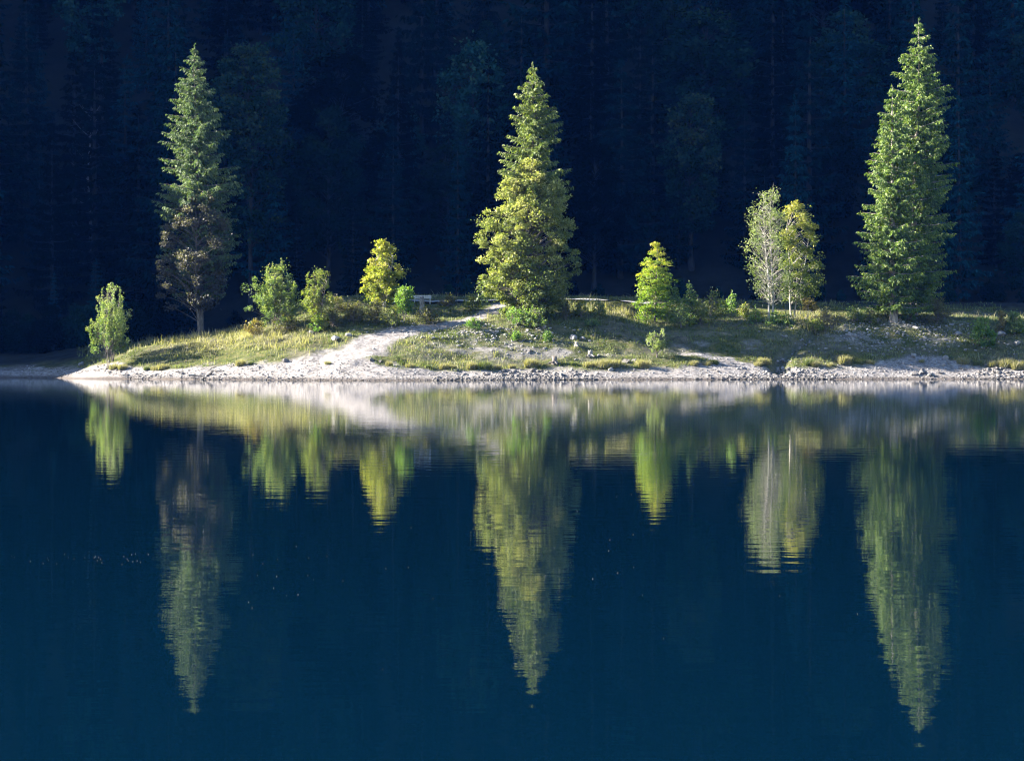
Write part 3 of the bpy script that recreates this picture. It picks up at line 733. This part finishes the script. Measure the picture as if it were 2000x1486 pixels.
UB = [  # low bushes and brambles of the bank: px, top, base, width, Y, material, label
    (1368, 575, 634, 56, 179.2, 'olive', 'rounded olive bush between the young spruces'),
    (1390, 572, 628, 46, 180.8, 'lime', 'yellow-topped bush behind the olive bush'),
    (1330, 600, 640, 40, 177.8, 'shrub', 'dark green low bush in front of the young spruces'),
    (1450, 596, 624, 30, 181.5, 'olive', 'small olive bush beside the small bright young spruce'),
    (1258, 602, 632, 34, 178.6, 'beech', 'yellow-green ground bush at the foot of the small beech'),
    (660, 584, 612, 44, 182.5, 'bramble', 'brown bramble left of the yellow maple by the road'),
    (690, 594, 632, 60, 180.0, 'bramble', 'wide brown bramble on the slope below the yellow maple'),
    (735, 590, 634, 52, 179.6, 'bramble', 'brown bramble under the stems of the yellow maple'),
    (765, 600, 640, 46, 178.6, 'olive', 'olive bramble in front of the yellow maple'),
    (650, 606, 640, 40, 178.8, 'bramble', 'brown bramble right beside the narrow pointed shrub'),
    (835, 604, 634, 54, 179.8, 'bramble', 'dark bramble below the grey stump'),
    (560, 618, 648, 60, 177.4, 'bramble', 'brown undergrowth at the foot of the wide green shrub'),
    (500, 628, 656, 44, 177.4, 'russet', 'golden low bush left of the wide green shrub'),
    (622, 616, 650, 36, 176.6, 'bright', 'bright green bush at the foot of the narrow pointed shrub'),
    (875, 580, 600, 40, 184.5, 'bramble', 'dry brown bush at the roadside right of the bench'),
    (925, 582, 608, 44, 182.6, 'olive', 'low olive bush between road and footpath'),
    (925, 624, 644, 34, 176.8, 'bright', 'low green bush where the footpath bends'),
    (1105, 590, 626, 34, 179.6, 'bramble', 'grey-brown twiggy bush right of the big maple'),
    (1135, 588, 622, 36, 180.4, 'olive', 'olive bush right of the twiggy bush by the big maple'),
    (1170, 590, 618, 30, 181.0, 'shrub', 'green bush by the road right of the big maple'),
    (1010, 604, 638, 64, 176.0, 'bright', 'fresh green low growth at the foot of the big maple'),
    (1050, 600, 640, 60, 176.2, 'shrub', 'dark green low growth under the right side of the big maple'),
    (1008, 650, 668, 14, 173.6, 'bright', 'tiny green plant in the shade below the big maple'),
    (1065, 648, 668, 28, 173.4, 'bright', 'small round green plant in the shade below the big maple'),
    (1155, 625, 640, 34, 176.8, 'shrub', 'low green plant on the slope right of the big maple'),
    (1612, 608, 640, 40, 180.6, 'drygrass', 'tall dry weeds left of the stream bed'),
    (1668, 602, 630, 40, 182.0, 'shrub', 'green shrub left of the bright green spruce'),
    (1700, 606, 632, 34, 181.4, 'olive', 'olive undergrowth at the left foot of the bright green spruce'),
    (1775, 608, 628, 26, 181.0, 'bright', 'small fern-green bush right of the bare spruce trunk'),
    (1830, 585, 632, 70, 182.4, 'bramble', 'dark brown undergrowth below the tallest spruce'),
    (1590, 628, 650, 50, 178.4, 'olive', 'yellow-green weeds above the stream bed'),
]
for k, (px, t_, b_, wpx, Y, mt, lab) in enumerate(UB):
    hm = (b_ - t_) * 0.047
    t = broad_at('bush', lab, 'bush', [(t_, px - wpx * .18, px + wpx * .18), (t_ * .6 + b_ * .4, px - wpx * .46, px + wpx * .46), (b_ - 3, px - wpx * .5, px + wpx * .5)], px, -b_, 200 + k, M[mt], M['bark'],
             'low bushes on the bank', leaf=0.14, spires=max(3, int(wpx / 8)), rough=0.22, n_clump=max(10, int(16 * wpx / 40)), per=42, rc=min(0.36, 0.25 + hm * 0.08), base_r=0.03, stems=4, upright=0.3, trunk='stems', crown='foliage', limb=1.25, stray=0.2)

# --- forest on the slope
FV = []
for k in range(5):
    H = 22.0; g = random.Random(k)
    zr = [1.5, 3.5, 8, 14, 19, 22]; wv = g.uniform(0.85, 1.15)
    rad = [2.4 * wv, 3.1 * wv, 2.6 * wv, 1.7 * wv, 0.75 * wv, 0.05]
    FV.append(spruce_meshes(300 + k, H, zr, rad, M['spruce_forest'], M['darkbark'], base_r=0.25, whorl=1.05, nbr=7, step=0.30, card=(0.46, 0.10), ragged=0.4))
BV = []
for k in range(3):
    zr = [3, 6, 10, 14, 17]; rad = [2.4, 3.8, 4.2, 3.2, 1.0]
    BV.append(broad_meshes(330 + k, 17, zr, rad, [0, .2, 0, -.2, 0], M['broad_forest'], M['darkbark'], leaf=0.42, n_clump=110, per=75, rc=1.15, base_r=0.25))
FOREST_LABELS = ['dark spruce in the shaded forest, at the forest edge behind the bank', 'dark spruce in the shaded forest, partway up the slope', 'dark spruce in the shaded forest, high on the slope']
g = random.Random(5)
# round crown behind the tall grey-green spruce
loc, zr, rad, cx = outline([(92, 462, 510), (130, 428, 545), (200, 412, 572), (290, 418, 578), (380, 432, 560), (470, 450, 540)], 492, 209, 0)
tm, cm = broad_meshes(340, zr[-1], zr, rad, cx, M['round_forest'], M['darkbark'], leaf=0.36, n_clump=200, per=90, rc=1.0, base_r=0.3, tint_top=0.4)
place('broadleaf_tree', 'big round-crowned dark tree just behind the tall grey-green spruce', 'tree', loc, tm, cm)
loc, zr, rad, cx = outline([(190, 1335, 1375), (230, 1305, 1400), (300, 1292, 1410), (380, 1300, 1400), (450, 1320, 1385)], 1350, 212, 0)
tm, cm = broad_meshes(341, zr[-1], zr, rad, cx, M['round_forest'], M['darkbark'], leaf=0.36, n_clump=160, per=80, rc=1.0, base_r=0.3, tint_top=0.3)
place('broadleaf_tree', 'dim grey-green round crown in the forest above the small beech', 'tree', loc, tm, cm)
row_y = 205.0; row = 0; cnt = 0
while row_y < 300 and cnt < 285:
    half = 0.275 * row_y + (4 if row < 7 else 10)
    xx = -half + g.uniform(0, 3)
    while xx < half:
        Y = row_y + g.uniform(-2.2, 2.2); X = xx + g.uniform(-1.2, 1.2)
        px, _ = to_px(X, Y, 0)
        zb = gz(X, Y)
        top_ok = True
        if row == 0 and (430 < px < 560 or 1310 < px < 1400): top_ok = False
        if top_ok:
            s = g.choice((0.6, 0.8, 1.0, 1.2, 1.4)) * g.uniform(0.9, 1.1) if row else g.uniform(0.3, 1.0)
            if g.random() < (0.24 if row < 4 else 0.12):
                v = BV[g.randrange(3)]; nm = 'broadleaf_tree'; lab = 'dark round-crowned broadleaf tree among the spruces of the shaded forest'; s *= 0.95
            else:
                v = FV[g.randrange(5)]; nm = 'spruce_tree'; lab = FOREST_LABELS[0 if row < 2 else 1 if row < 5 else 2]
            t = place(nm, lab, 'tree', (X, Y, zb - 0.2), v[0], v[1], 'trees of the shaded forest', g.uniform(0, 6.28), s)
            wd_ = s * g.uniform(0.8, 1.55); t.scale = (wd_, wd_, s)
            cnt += 1
        xx += g.uniform(4.6, 8.6) + 0.25 * row
    row_y += 6.6 + row * 0.75; row += 1
print('forest trees', cnt)
# dim undergrowth along the left shore and the forest edge
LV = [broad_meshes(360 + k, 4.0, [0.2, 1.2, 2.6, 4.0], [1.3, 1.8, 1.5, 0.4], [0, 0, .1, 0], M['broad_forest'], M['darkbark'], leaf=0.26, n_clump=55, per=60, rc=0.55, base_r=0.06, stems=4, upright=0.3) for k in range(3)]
for k in range(34):
    if k < 14:
        px = -30 + k * 26 + g.uniform(-8, 8); Y = 199 + g.uniform(-1.5, 3); lab = 'dim blue-green bush at the forest edge behind the left shore'; grp = 'bushes behind the left shore'
    else:
        px = 440 + (k - 14) * 82 + g.uniform(-30, 30); Y = 202.5 + g.uniform(-1, 2.5); lab = 'dim blue-green bush at the forest edge behind the road'; grp = 'bushes at the forest edge'
    X = x_of(px, Y); v = LV[k % 3]
    t = place('bush', lab, 'bush', (X, Y, gz(X, Y) - 0.1), v[0], v[1], grp, g.uniform(0, 6.28), g.uniform(0.6, 1.25) if k < 14 else g.uniform(0.3, 0.75), crown='foliage', trunk='stems')

# ------------------------------------------------------------------ grass
def blades(P, hgt, wid, g, spread=0.35, curve=0.3):
    n_ = len(P)
    d = g.uniform(0, 6.283, n_); l = np.abs(g.normal(0, spread, n_))
    u = unit(np.stack([np.cos(d) * l, np.sin(d) * l, np.ones(n_)], 1))
    a = g.uniform(0, 6.283, n_); W = np.stack([np.cos(a), np.sin(a), np.zeros(n_)], 1) * wid[:, None]
    mid = P + u * (hgt * 0.55)[:, None]
    tip = P + u * hgt[:, None] + np.stack([np.cos(d), np.sin(d), -0.3 * np.ones(n_)], 1) * (hgt * curve * l * 1.5)[:, None]
    V = np.empty((n_, 5, 3)); V[:, 0] = P - W; V[:, 1] = P + W; V[:, 2] = mid + W * 0.75; V[:, 3] = mid - W * 0.75; V[:, 4] = tip
    b = np.arange(n_)[:, None] * 5
    return V.reshape(-1, 3), [b + np.array([[0, 1, 2, 3]]), b + np.array([[3, 2, 4]])]

N0 = 330000
gxr = rng.uniform(-50, 50, N0); gyr = rng.uniform(165, 199, N0)
gzr = height(gxr, gyr); mg = masks(gxr, gyr, gzr)
dens = np.clip((1 - mg['sand'] * 1.25), 0, 1) * (mg['s'] > 3) * np.clip(0.25 + 0.75 * mg['grass'] + fbm(gxr / 1.2, gyr / 0.8, 141, 3) * 2.0, 0.05, 1) * (1 - 0.65 * mg['duff'])
dens *= np.abs(gyr - np.interp(gxr, rxs, rcy)) > 1.2
dens *= mg['px'] > 150
keep = rng.random(N0) < dens * 0.8
px, py = mg['px'], mg['py']
dry = np.clip(np.exp(-((px - 395) / 75) ** 2 - ((py - 672) / 20) ** 2) + np.exp(-((px - 545) / 80) ** 2 - ((py - 664) / 17) ** 2) + 0.8 * np.exp(-((px - 1590) / 45) ** 2 - ((py - 640) / 22) ** 2)
              + 0.6 * np.exp(-((px - 1210) / 70) ** 2 - ((py - 612) / 10) ** 2) + 0.7 * np.exp(-((px - 1900) / 130) ** 2 - ((py - 712) / 8) ** 2), 0, 1)
dry = dry + 0.10 * (fbm(gxr / 4, gyr / 3, 171, 3) > 0.06)
isdry = keep & (rng.random(N0) < dry)
isgr = keep & ~isdry
for nm, sel, hm, wm, mt, lab in (('grass', isgr, 0.17, 0.022, 'grass', 'short green grass growing over the bank'), ('dry_grass', isdry, 0.42, 0.020, 'drygrass', 'tall golden dry grass on the bank')):
    P = np.stack([gxr[sel], gyr[sel], gzr[sel] - 0.02], 1)
    hg = hm * rng.uniform(0.5, 1.5, len(P)) * np.clip(1 + 3.6 * fbm(P[:, 0] / 1.1, P[:, 1] / 0.8, 151, 3), 0.35, 2.8)
    V, F = blades(P, hg, np.full(len(P), wm), rng, 0.5)
    tn = np.clip(0.5 + fbm(P[:, 0] / 2.5, P[:, 1] / 1.6, 161, 3) * 1.3 + rng.normal(0, 0.16, len(P)), 0, 1)
    tag(ob(nm, mesh(nm, V, F, M[mt], {'tint': np.repeat(tn, 5)})), lab, 'grass', kind='stuff')
    print(nm, len(P))

# tussocks along the top of the beach
TV = []
for k in range(5):
    g_ = np.random.default_rng(400 + k); m_ = 520
    a = g_.uniform(0, 6.283, m_); r_ = 0.42 * np.sqrt(g_.random(m_))
    P = np.stack([np.cos(a) * r_ * 1.3, np.sin(a) * r_ * 0.8, np.full(m_, -0.05)], 1)
    V, F = blades(P, 0.75 * g_.uniform(0.5, 1.2, m_), np.full(m_, 0.016), g_, 0.36)
    TV.append((V, F, np.repeat(np.clip(g_.normal(0.5, 0.2, m_), 0, 1), 5)))
TM = [[mesh('tussock', v, f, M[mt], {'tint': tn}) for v, f, tn in TV] for mt in ('drygrass', 'grass')]
TUS = [(222, 719), (240, 719), (288, 720), (302, 721), (318, 719), (470, 711), (490, 710), (640, 709), (760, 712), (800, 715), (836, 716), (868, 719), (884, 717), (920, 718), (945, 718), (972, 718), (1000, 717),
       (1038, 713), (1120, 712), (1150, 716), (1175, 717), (1198, 714), (1244, 717), (1255, 715), (1355, 711), (1380, 712), (1395, 708), (1490, 710), (1502, 712), (1480, 712), (1580, 712), (1592, 713), (1622, 713), (1650, 709), (1680, 708), (1700, 710),
       (1800, 706), (1880, 708), (1910, 712), (1940, 713), (1965, 714), (1990, 718)]
def tus_label(px):
    if px < 330: return 'tuft of tall pale grass at the beach edge below the lone green bush'
    if px < 660: return 'tuft of grass at the beach edge below the golden grass'
    if px < 1060: return 'tuft of tall pale grass at the beach edge below the big maple'
    if px < 1300: return 'tuft of tall pale grass at the beach edge near the small willow bush'
    if px < 1420: return 'tuft of grass at the beach edge right of the small willow bush'
    if px < 1520: return 'tuft of tall golden grass on the left side of the stream mouth'
    if px < 1720: return 'tuft of tall grass on the right side of the stream mouth'
    return 'tuft of dry grass above the stones at the right end of the beach'
for k, (px, py) in enumerate(TUS):
    Y = find_y(px, py + 3); X = x_of(px, Y)
    o = ob('grass_tuft', TM[1 if k % 4 == 2 else 0][k % 5], None, (X, Y, gz(X, Y)))
    o.rotation_euler = (0, 0, g.uniform(-0.5, 0.5)); s = g.uniform(0.4, 1.15); o.scale = (s * g.uniform(0.9, 1.4), s, s)
    tag(o, tus_label(px), 'grass tuft', 'grass tufts along the beach')

# ------------------------------------------------------------------ stones
def ico(sub):
    import bmesh
    bm = bmesh.new(); bmesh.ops.create_icosphere(bm, subdivisions=sub, radius=1.0)
    V = np.array([v.co[:] for v in bm.verts]); F = np.array([[v.index for v in f.verts] for f in bm.faces]); bm.free()
    return V, F
I1, I2 = ico(1), ico(2)
def rock_shape(base, seed):
    g_ = np.random.default_rng(seed); V = base[0].copy()
    for _ in range(7):                       # planes cut the ball into facets
        nrm = unit(g_.normal(size=3)); d = g_.uniform(0.45, 0.85)
        ex = V @ nrm - d; V = V - np.clip(ex, 0, None)[:, None] * nrm
    V *= np.array([1.0, 0.8, 0.62]) * g_.uniform(0.85, 1.15, 3)
    return V + g_.normal(0, 0.02, V.shape)
SH1 = [rock_shape(I1, 500 + k) for k in range(8)]
def pebbles(name, n_, sampler, smin, smax, mat, label):
    X, Y = sampler(n_); Z = height(X, Y)
    k = Z > -0.12; X, Y, Z = X[k], Y[k], Z[k]
    m_ = len(X); sz = smin * (smax / smin) ** (rng.random(m_) ** 2.2)
    a = rng.uniform(0, 6.283, m_); ca, sa = np.cos(a), np.sin(a)
    B = np.array(SH1)[rng.integers(0, 8, m_)] * sz[:, None, None]
    Vx = B[..., 0] * ca[:, None] - B[..., 1] * sa[:, None]; Vy = B[..., 0] * sa[:, None] + B[..., 1] * ca[:, None]
    V = np.stack([Vx + X[:, None], Vy + Y[:, None], B[..., 2] + (Z + sz * 0.15)[:, None]], -1).reshape(-1, 3)
    F = (I1[1][None] + (np.arange(m_) * len(I1[0]))[:, None, None]).reshape(-1, 3)
    tag(ob(name, mesh(name, V, F, mat)), label, 'gravel', kind='stuff')
def along_shore(n_):
    cen = rng.choice([230, 300, 400, 560, 900, 960, 1020, 1080, 1130, 1430, 1500, 1560, 1600, 1940, 1990], n_, p=np.array([4, 4, 4, 2, 7, 12, 14, 12, 6, 6, 10, 9, 4, 9, 9]) / 112.0)
    px = cen + rng.normal(0, 28, n_); Y = np.interp(px, list(COLS), [l[0][1] for l in COLS.values()]) + np.abs(rng.normal(0, 1.6, n_)) - 0.15
    return x_of(px, Y), Y
def over_beach(n_):
    X = rng.uniform(-48, 48, n_ * 3); Y = shore_y(X) + rng.uniform(-0.1, 8, n_ * 3)
    m_ = masks(X, Y, height(X, Y)); k = rng.random(n_ * 3) < m_['sand'] * 0.6
    return X[k][:n_], Y[k][:n_]
def waterline(n_):
    X = rng.uniform(-46, 48, n_); Y = shore_y(X) + rng.normal(0.4, 0.5, n_)
    return X, Y
def in_bank(n_):
    px = np.where(rng.random(n_) < 0.45, rng.normal(950, 90, n_), rng.normal(1760, 110, n_)); py = np.where(px < 1350, rng.normal(683, 12, n_), rng.normal(650, 18, n_))
    Y = np.interp(py, [600, 640, 690, 715], [185, 180, 174, 170]); return x_of(px, Y), Y
pebbles('gravel', 2600, along_shore, 0.05, 0.24, M['darkstone'], 'dark broken stones piled along the waterline')
pebbles('gravel', 4200, over_beach, 0.025, 0.15, M['stone'], 'pale gravel strewn over the beach')
pebbles('gravel', 2200, over_beach, 0.03, 0.13, M['darkstone'], 'dark pebbles scattered over the pale beach')
pebbles('gravel', 2600, waterline, 0.03, 0.12, M['darkstone'], 'wet pebbles along the water edge')
pebbles('gravel', 2200, in_bank, 0.04, 0.24, M['stone'], 'small stones lying in the thin turf')

RV = [[mesh('stone', rock_shape(I2, 520 + k), I2[1], M[mt]) for k in range(6)] for mt in ('stone', 'darkstone')]
STONES = [  # px, row of foot, half width m, dark, label, group
    (160, 715, .45, 0, 'pale boulder at the left tip of the beach', None),
    (195, 722, .30, 0, 'pale stone beside the boulder at the left tip of the beach', None),
    (608, 652, .34, 0, 'grey stone at the foot of the narrow pointed shrub', None),
    (655, 664, .55, 0, 'long flat pale stone in the grass left of the footpath', None),
    (682, 656, .38, 0, 'pale stone just above the long flat stone by the footpath', None),
    (558, 706, .36, 1, 'dark stone at the grass edge of the beach below the golden grass', None),
    (725, 707, .32, 1, 'dark stone at the tip of the turf beside the footpath', None),
    (742, 709, .28, 1, 'smaller dark stone at the tip of the turf beside the footpath', None),
    (1120, 663, .45, 0, 'white stone in the tree shadow right of the small round green plant', None),
    (1138, 665, .34, 0, 'grey stone touching the white stone in the tree shadow', None),
    (1222, 708, .48, 1, 'square dark boulder at the beach edge left of the small willow bush', None),
    (1240, 706, .36, 1, 'rounded boulder beside the square dark boulder', None),
    (1194, 724, .34, 0, 'pale stone on the beach below the square dark boulder', None),
    (1035, 688, .32, 1, 'dark stone on the turf above the driftwood stump', None),
    (1786, 733, .42, 1, 'dark stone at the water edge, leftmost of the row on the right beach', None),
    (1802, 731, .46, 1, 'dark stone second in the row at the water edge on the right beach', None),
    (1818, 735, .45, 1, 'biggest dark stone of the row at the water edge on the right beach', None),
    (1836, 730, .30, 1, 'upright dark stone standing right of the water edge row', None),
    (1844, 715, .26, 0, 'single dark stone alone on the pale sand of the right beach', None),
    (1785, 697, .50, 0, 'pale boulder at the top of the right beach', None),
    (1845, 702, .40, 0, 'pale stone beside a grass tuft at the top of the right beach', None),
    (1955, 657, .50, 0, 'grey boulder behind the leafy shrub at the right end', None),
    (1985, 672, .48, 0, 'grey boulder at the far right end of the bank', None),
    (1660, 655, .42, 0, 'pale stone on the right bank of the stream bed', None),
    (1715, 628, .40, 0, 'flat stone left of the bare spruce trunk', None),
    (1790, 645, .38, 0, 'flat stone in the turf below the tallest spruce', None),
    (1872, 655, .46, 0, 'pale flat stone at the right edge of the stony turf', None),
    (410, 733, .34, 1, 'dark stone at the water edge beside the driftwood branch', None),
    (890, 725, .30, 1, 'dark stone on the beach left of the stone pile', None),
]
g_ = random.Random(9)
def stone(px, py, s, dark, lab, grp, k):
    Y = find_y(px, py); X = x_of(px, Y)
    o = ob('stone', RV[dark][k % 6], None, (X, Y, max(gz(X, Y), -0.05) + s * 0.18)); o.rotation_euler = (g_.uniform(-.2, .2), g_.uniform(-.2, .2), g_.uniform(0, 6.28)); o.scale = (s, s, s * g_.uniform(.8, 1.2))
    tag(o, lab, 'stone', grp)
for k, a in enumerate(STONES): stone(*a, k)
for k in range(60):                          # the stone pile on the waterline below the big maple
    stone(985 + g_.gauss(35, 55), 734 + g_.uniform(-8, 7), g_.uniform(.15, .34), 1, 'dark stone in the stone pile on the waterline below the big maple', 'stones of the waterline pile', k)
for k in range(40):                          # stream stones
    t = g_.random(); px = np.interp(t, [0, .35, .7, 1], [1642, 1600, 1530, 1520]) + g_.gauss(0, 5); Y = np.interp(t, [0, .35, .7, 1], [184, 179, 175, 171.6]); X = x_of(px, Y)
    s = g_.uniform(.10, .26); o = ob('stone', RV[0][k % 6], None, (X, Y, gz(X, Y) + s * 0.3)); o.scale = (s, s, s * .9); o.rotation_euler = (0, 0, g_.uniform(0, 6.28))
    tag(o, 'blue-grey stone in the bed of the little stream', 'stone', 'stones of the stream bed')
for k in range(34):                          # stones at the stream mouth
    stone(1520 + g_.gauss(10, 50), 733 + g_.uniform(-13, 7), g_.uniform(.14, .30), k % 2, 'broken stone on the gravel fan at the stream mouth', 'stones of the stream mouth', k)
for k in range(30):
    stone(1960 + g_.gauss(0, 30), 732 + g_.uniform(-10, 6), g_.uniform(.14, .30), 1, 'dark stone at the waterline at the far right end of the beach', 'stones at the right end of the beach', k)

# ------------------------------------------------------------------ small made and dead things
def box(bm_list, c, s, rot=0.0):
    x, y, z = s[0] / 2, s[1] / 2, s[2] / 2
    V = np.array([(a * x, b * y, cc * z) for a in (-1, 1) for b in (-1, 1) for cc in (-1, 1)])
    ca, sa = math.cos(rot), math.sin(rot)
    V = np.stack([V[:, 0], V[:, 1] * ca - V[:, 2] * sa, V[:, 1] * sa + V[:, 2] * ca], 1) + np.array(c)
    F = np.array([(0, 1, 3, 2), (4, 6, 7, 5), (0, 4, 5, 1), (2, 3, 7, 6), (0, 2, 6, 4), (1, 5, 7, 3)])
    bm_list.append((V, F))
def boxes(name, lst, mat, parent):
    V = np.concatenate([v for v, _ in lst]); F = []; n_ = 0
    for v, f in lst: F.append(f + n_); n_ += len(v)
    o = ob(name, mesh(name, V, np.concatenate(F), mat), parent)
    b = o.modifiers.new('bevel', 'BEVEL'); b.width = 0.008; b.segments = 2
    return o
Yb = 188.0; Xb = x_of(825, Yb)
bench = thing('bench', 'pale wooden bench by the road above the grey stump', 'bench', (Xb, Yb, gz(Xb, Yb)))
l = []; [box(l, (0, -0.20 + k * 0.135, 0.45), (1.75, 0.12, 0.04)) for k in range(4)]; boxes('seat', l, M['paint'], bench)
l = []; [box(l, (0, 0.30 + k * 0.03, 0.64 + k * 0.16), (1.75, 0.035, 0.13), -0.18) for k in range(2)]; boxes('backrest', l, M['paint'], bench)
for sx in (-0.75, 0.75):
    l = []; box(l, (sx, -0.18, 0.215), (0.07, 0.07, 0.43)); box(l, (sx, 0.22, 0.43), (0.07, 0.06, 0.87), -0.15); box(l, (sx, 0, 0.40), (0.06, 0.42, 0.05)); boxes('leg', l, M['steel'], bench)

def stump(px, Y, h, r, seed, label, mat, roots=5):
    X = x_of(px, Y); g2 = np.random.default_rng(seed)
    t = thing('tree_stump', label, 'stump', (X, Y, gz(X, Y)))
    hh = np.linspace(-0.2, h, 7); sides = 12
    V = []
    for z_ in hh:
        th = np.linspace(0, 6.283, sides, endpoint=False)
        rr = r * (1 + 0.75 * math.exp(-max(z_, 0) / (0.3 * h)) * (0.6 + 0.4 * np.sin(th * roots + seed))) * (1 + 0.06 * g2.normal(size=sides))
        V.append(np.stack([rr * np.cos(th), rr * np.sin(th), z_ + (0.45 * h if z_ == hh[-1] else 0.0) * g2.random(sides)], 1))
    V = np.concatenate(V); i = np.arange(len(V)).reshape(7, sides)
    F = np.stack([i[:-1], np.roll(i[:-1], -1, 1), np.roll(i[1:], -1, 1), i[1:]], -1).reshape(-1, 4)
    V = np.concatenate([V, [[0, 0, h]]]); top = np.stack([i[-1], np.roll(i[-1], -1), np.full(sides, len(V) - 1)], 1)
    ob('bole', mesh('bole', V, [F, top], mat, flat=False), t)
    wd = Wood()
    for k in range(roots):
        a = 6.283 * k / roots + g2.uniform(-.3, .3); L_ = r * g2.uniform(1.8, 3.2); u = np.linspace(0, 1, 5)
        p = np.stack([np.cos(a) * (r * .6 + L_ * u), np.sin(a) * (r * .6 + L_ * u), 0.30 * h * (1 - u) ** 1.5 + 0.04 * np.sin(u * 6)], 1)
        wd.add(p, r * np.linspace(0.42, 0.08, 5), 6)
    ob('roots', wd.mesh('roots', mat), t)
stump(824, 181.8, 1.15, 0.22, 2, 'upright grey tree stump in front of the bench', M['oldwood'])
stump(1083, find_y(1083, 712), 0.52, 0.22, 5, 'dark gnarled driftwood stump at the beach edge below the big maple', M['bark'], 6)
stump(1126, find_y(1126, 676), 0.30, 0.16, 7, 'small grey stump on the turf right of the big maple', M['oldwood'], 4)
stump(1153, find_y(1153, 696), 0.42, 0.20, 8, 'low weathered stump at the end of the stony turf', M['oldwood'], 5)

def branch(px, py, seed, L_, lab):
    g2 = np.random.default_rng(seed); Y = find_y(px, py); X = x_of(px, Y); wd = Wood()
    u = np.linspace(-0.5, 0.5, 7); p = np.stack([u * L_, 0.1 * np.cumsum(g2.normal(0, 1, 7)), 0.10 + 0.16 * np.abs(u) + g2.normal(0, .02, 7)], 1)
    wd.add(p, np.linspace(0.09, 0.03, 7), 6)
    for k in range(4):
        q = p[1 + k]; e = q + np.array([g2.uniform(.1, .5), g2.normal(0, .3), g2.uniform(.15, .5)]) * L_ * 0.35
        wd.add(np.stack([q, (q + e) / 2 + g2.normal(0, .03, 3), e]), [0.035, 0.025, 0.010], 5)
    o = ob('driftwood', wd.mesh('driftwood', M['oldwood']), None, (X, Y, max(gz(X, Y), 0)))
    tag(o, lab, 'driftwood')
branch(395, 737, 1, 2.4, 'dark forked driftwood branch at the water edge')
branch(425, 727, 2, 1.2, 'short driftwood stick above the forked branch')
branch(352, 729, 3, 1.0, 'thin driftwood stick on the beach below the golden grass')
branch(960, 719, 4, 1.8, 'driftwood pole lying at the edge of the grass tufts')
Y = find_y(665, 727); X = x_of(665, Y); wd = Wood(); wd.add(np.array([[0, 0, -.1], [.02, 0, .18], [-.02, 0, .36]]), [.05, .045, .03], 6); wd.add(np.array([[0, 0, .03], [.2, 0, .03], [.36, .02, .02]]), [.03, .03, .015], 5)
tag(ob('driftwood', wd.mesh('driftwood', M['oldwood']), None, (X, Y, gz(X, Y))), 'small dark stick standing upright in the pale sand', 'driftwood')

# bare dead trees in the forest
for k, (px, Y, s, lab) in enumerate([(180, 222, 1.0, 'pale bare dead tree in the forest above the lone green bush')]):
    g2 = np.random.default_rng(600 + k); wd = Wood(); h_ = np.linspace(0, 19 * s, 10); wob = np.cumsum(g2.normal(0, .1, 10))
    p = np.stack([wob, wob[::-1], h_], 1); wd.add(p, np.linspace(.2, .03, 10), 7); X = x_of(px, Y)
    t = thing('dead_tree', lab, 'tree', (X, Y, gz(X, Y) - 0.2)); ob('trunk', wd.mesh('trunk', M['bark']), t)
    wd = Wood()
    for j in range(26):
        z_ = g2.uniform(7, 18.5) * s; a = g2.uniform(0, 6.28); L_ = g2.uniform(.8, 2.6); b0 = np.array([np.interp(z_, h_, p[:, 0]), np.interp(z_, h_, p[:, 1]), z_])
        d = np.array([math.cos(a), math.sin(a), g2.uniform(.3, 1.3)]); wd.add(np.stack([b0, b0 + d * L_ * .5, b0 + d * L_ + np.array([0, 0, .3])]), [.05, .03, .012], 4)
    ob('branches', wd.mesh('branches', M['bark']), t)

# bits of leaf and down floating on the lake
FP = []
for x0, x1, y0, m_ in ((20, 290, 1092, 28), (480, 620, 1110, 12), (1060, 1240, 1066, 14), (560, 1000, 1075, 8), (100, 1900, 1150, 8)):
    for _ in range(m_):
        py = y0 + g_.gauss(0, 7 if y0 == 1092 else 50); px = g_.uniform(x0, x1); Y = FPX * CAMH / (py - HOR); FP.append((x_of(px, Y), Y))
FP = np.array(FP); th = np.linspace(0, 6.283, 6, endpoint=False)
rr = np.array([g_.uniform(.001, .0026) for _ in FP])
V = np.stack([FP[:, 0, None] + rr[:, None] * np.cos(th), FP[:, 1, None] + 1.4 * rr[:, None] * np.sin(th), np.full((len(FP), 6), 0.006)], -1)
V = np.concatenate([V, V - np.array([0, 0, 0.008])], 1).reshape(-1, 3)
b = np.arange(len(FP))[:, None] * 12
Fq = [b + np.arange(6)[None]] + [b + np.array([[k, k + 6, (k + 1) % 6 + 6, (k + 1) % 6]]) for k in range(6)]
tag(ob('leaf_litter', mesh('leaf_litter', V, Fq, M['bark'])), 'tiny pale flecks floating on the dark water', 'flecks', kind='stuff')

# ------------------------------------------------------------------ blue haze volume, added to tint the shade navy
hm_, hN, hL, hp = new_mat('shade_tint_haze')
hN.remove(hp)
pv = hN.new('ShaderNodeVolumePrincipled')
pv.inputs['Color'].default_value = (0.04, 0.21, 1.0, 1)
pv.inputs['Density'].default_value = 0.00004
hL.new(pv.outputs[0], hN['Material Output'].inputs['Volume'])
bv = np.array([(x, y, z) for x in (-690, 690) for y in (-110, 890) for z in (-5, 380)], float)
bf = np.array([(0, 1, 3, 2), (4, 6, 7, 5), (0, 4, 5, 1), (2, 3, 7, 6), (0, 2, 6, 4), (1, 5, 7, 3)])
tag(ob('haze', mesh('haze', bv, bf, hm_)), 'thin blue haze added to tint the shade over the lake and forest', 'haze', kind='stuff')
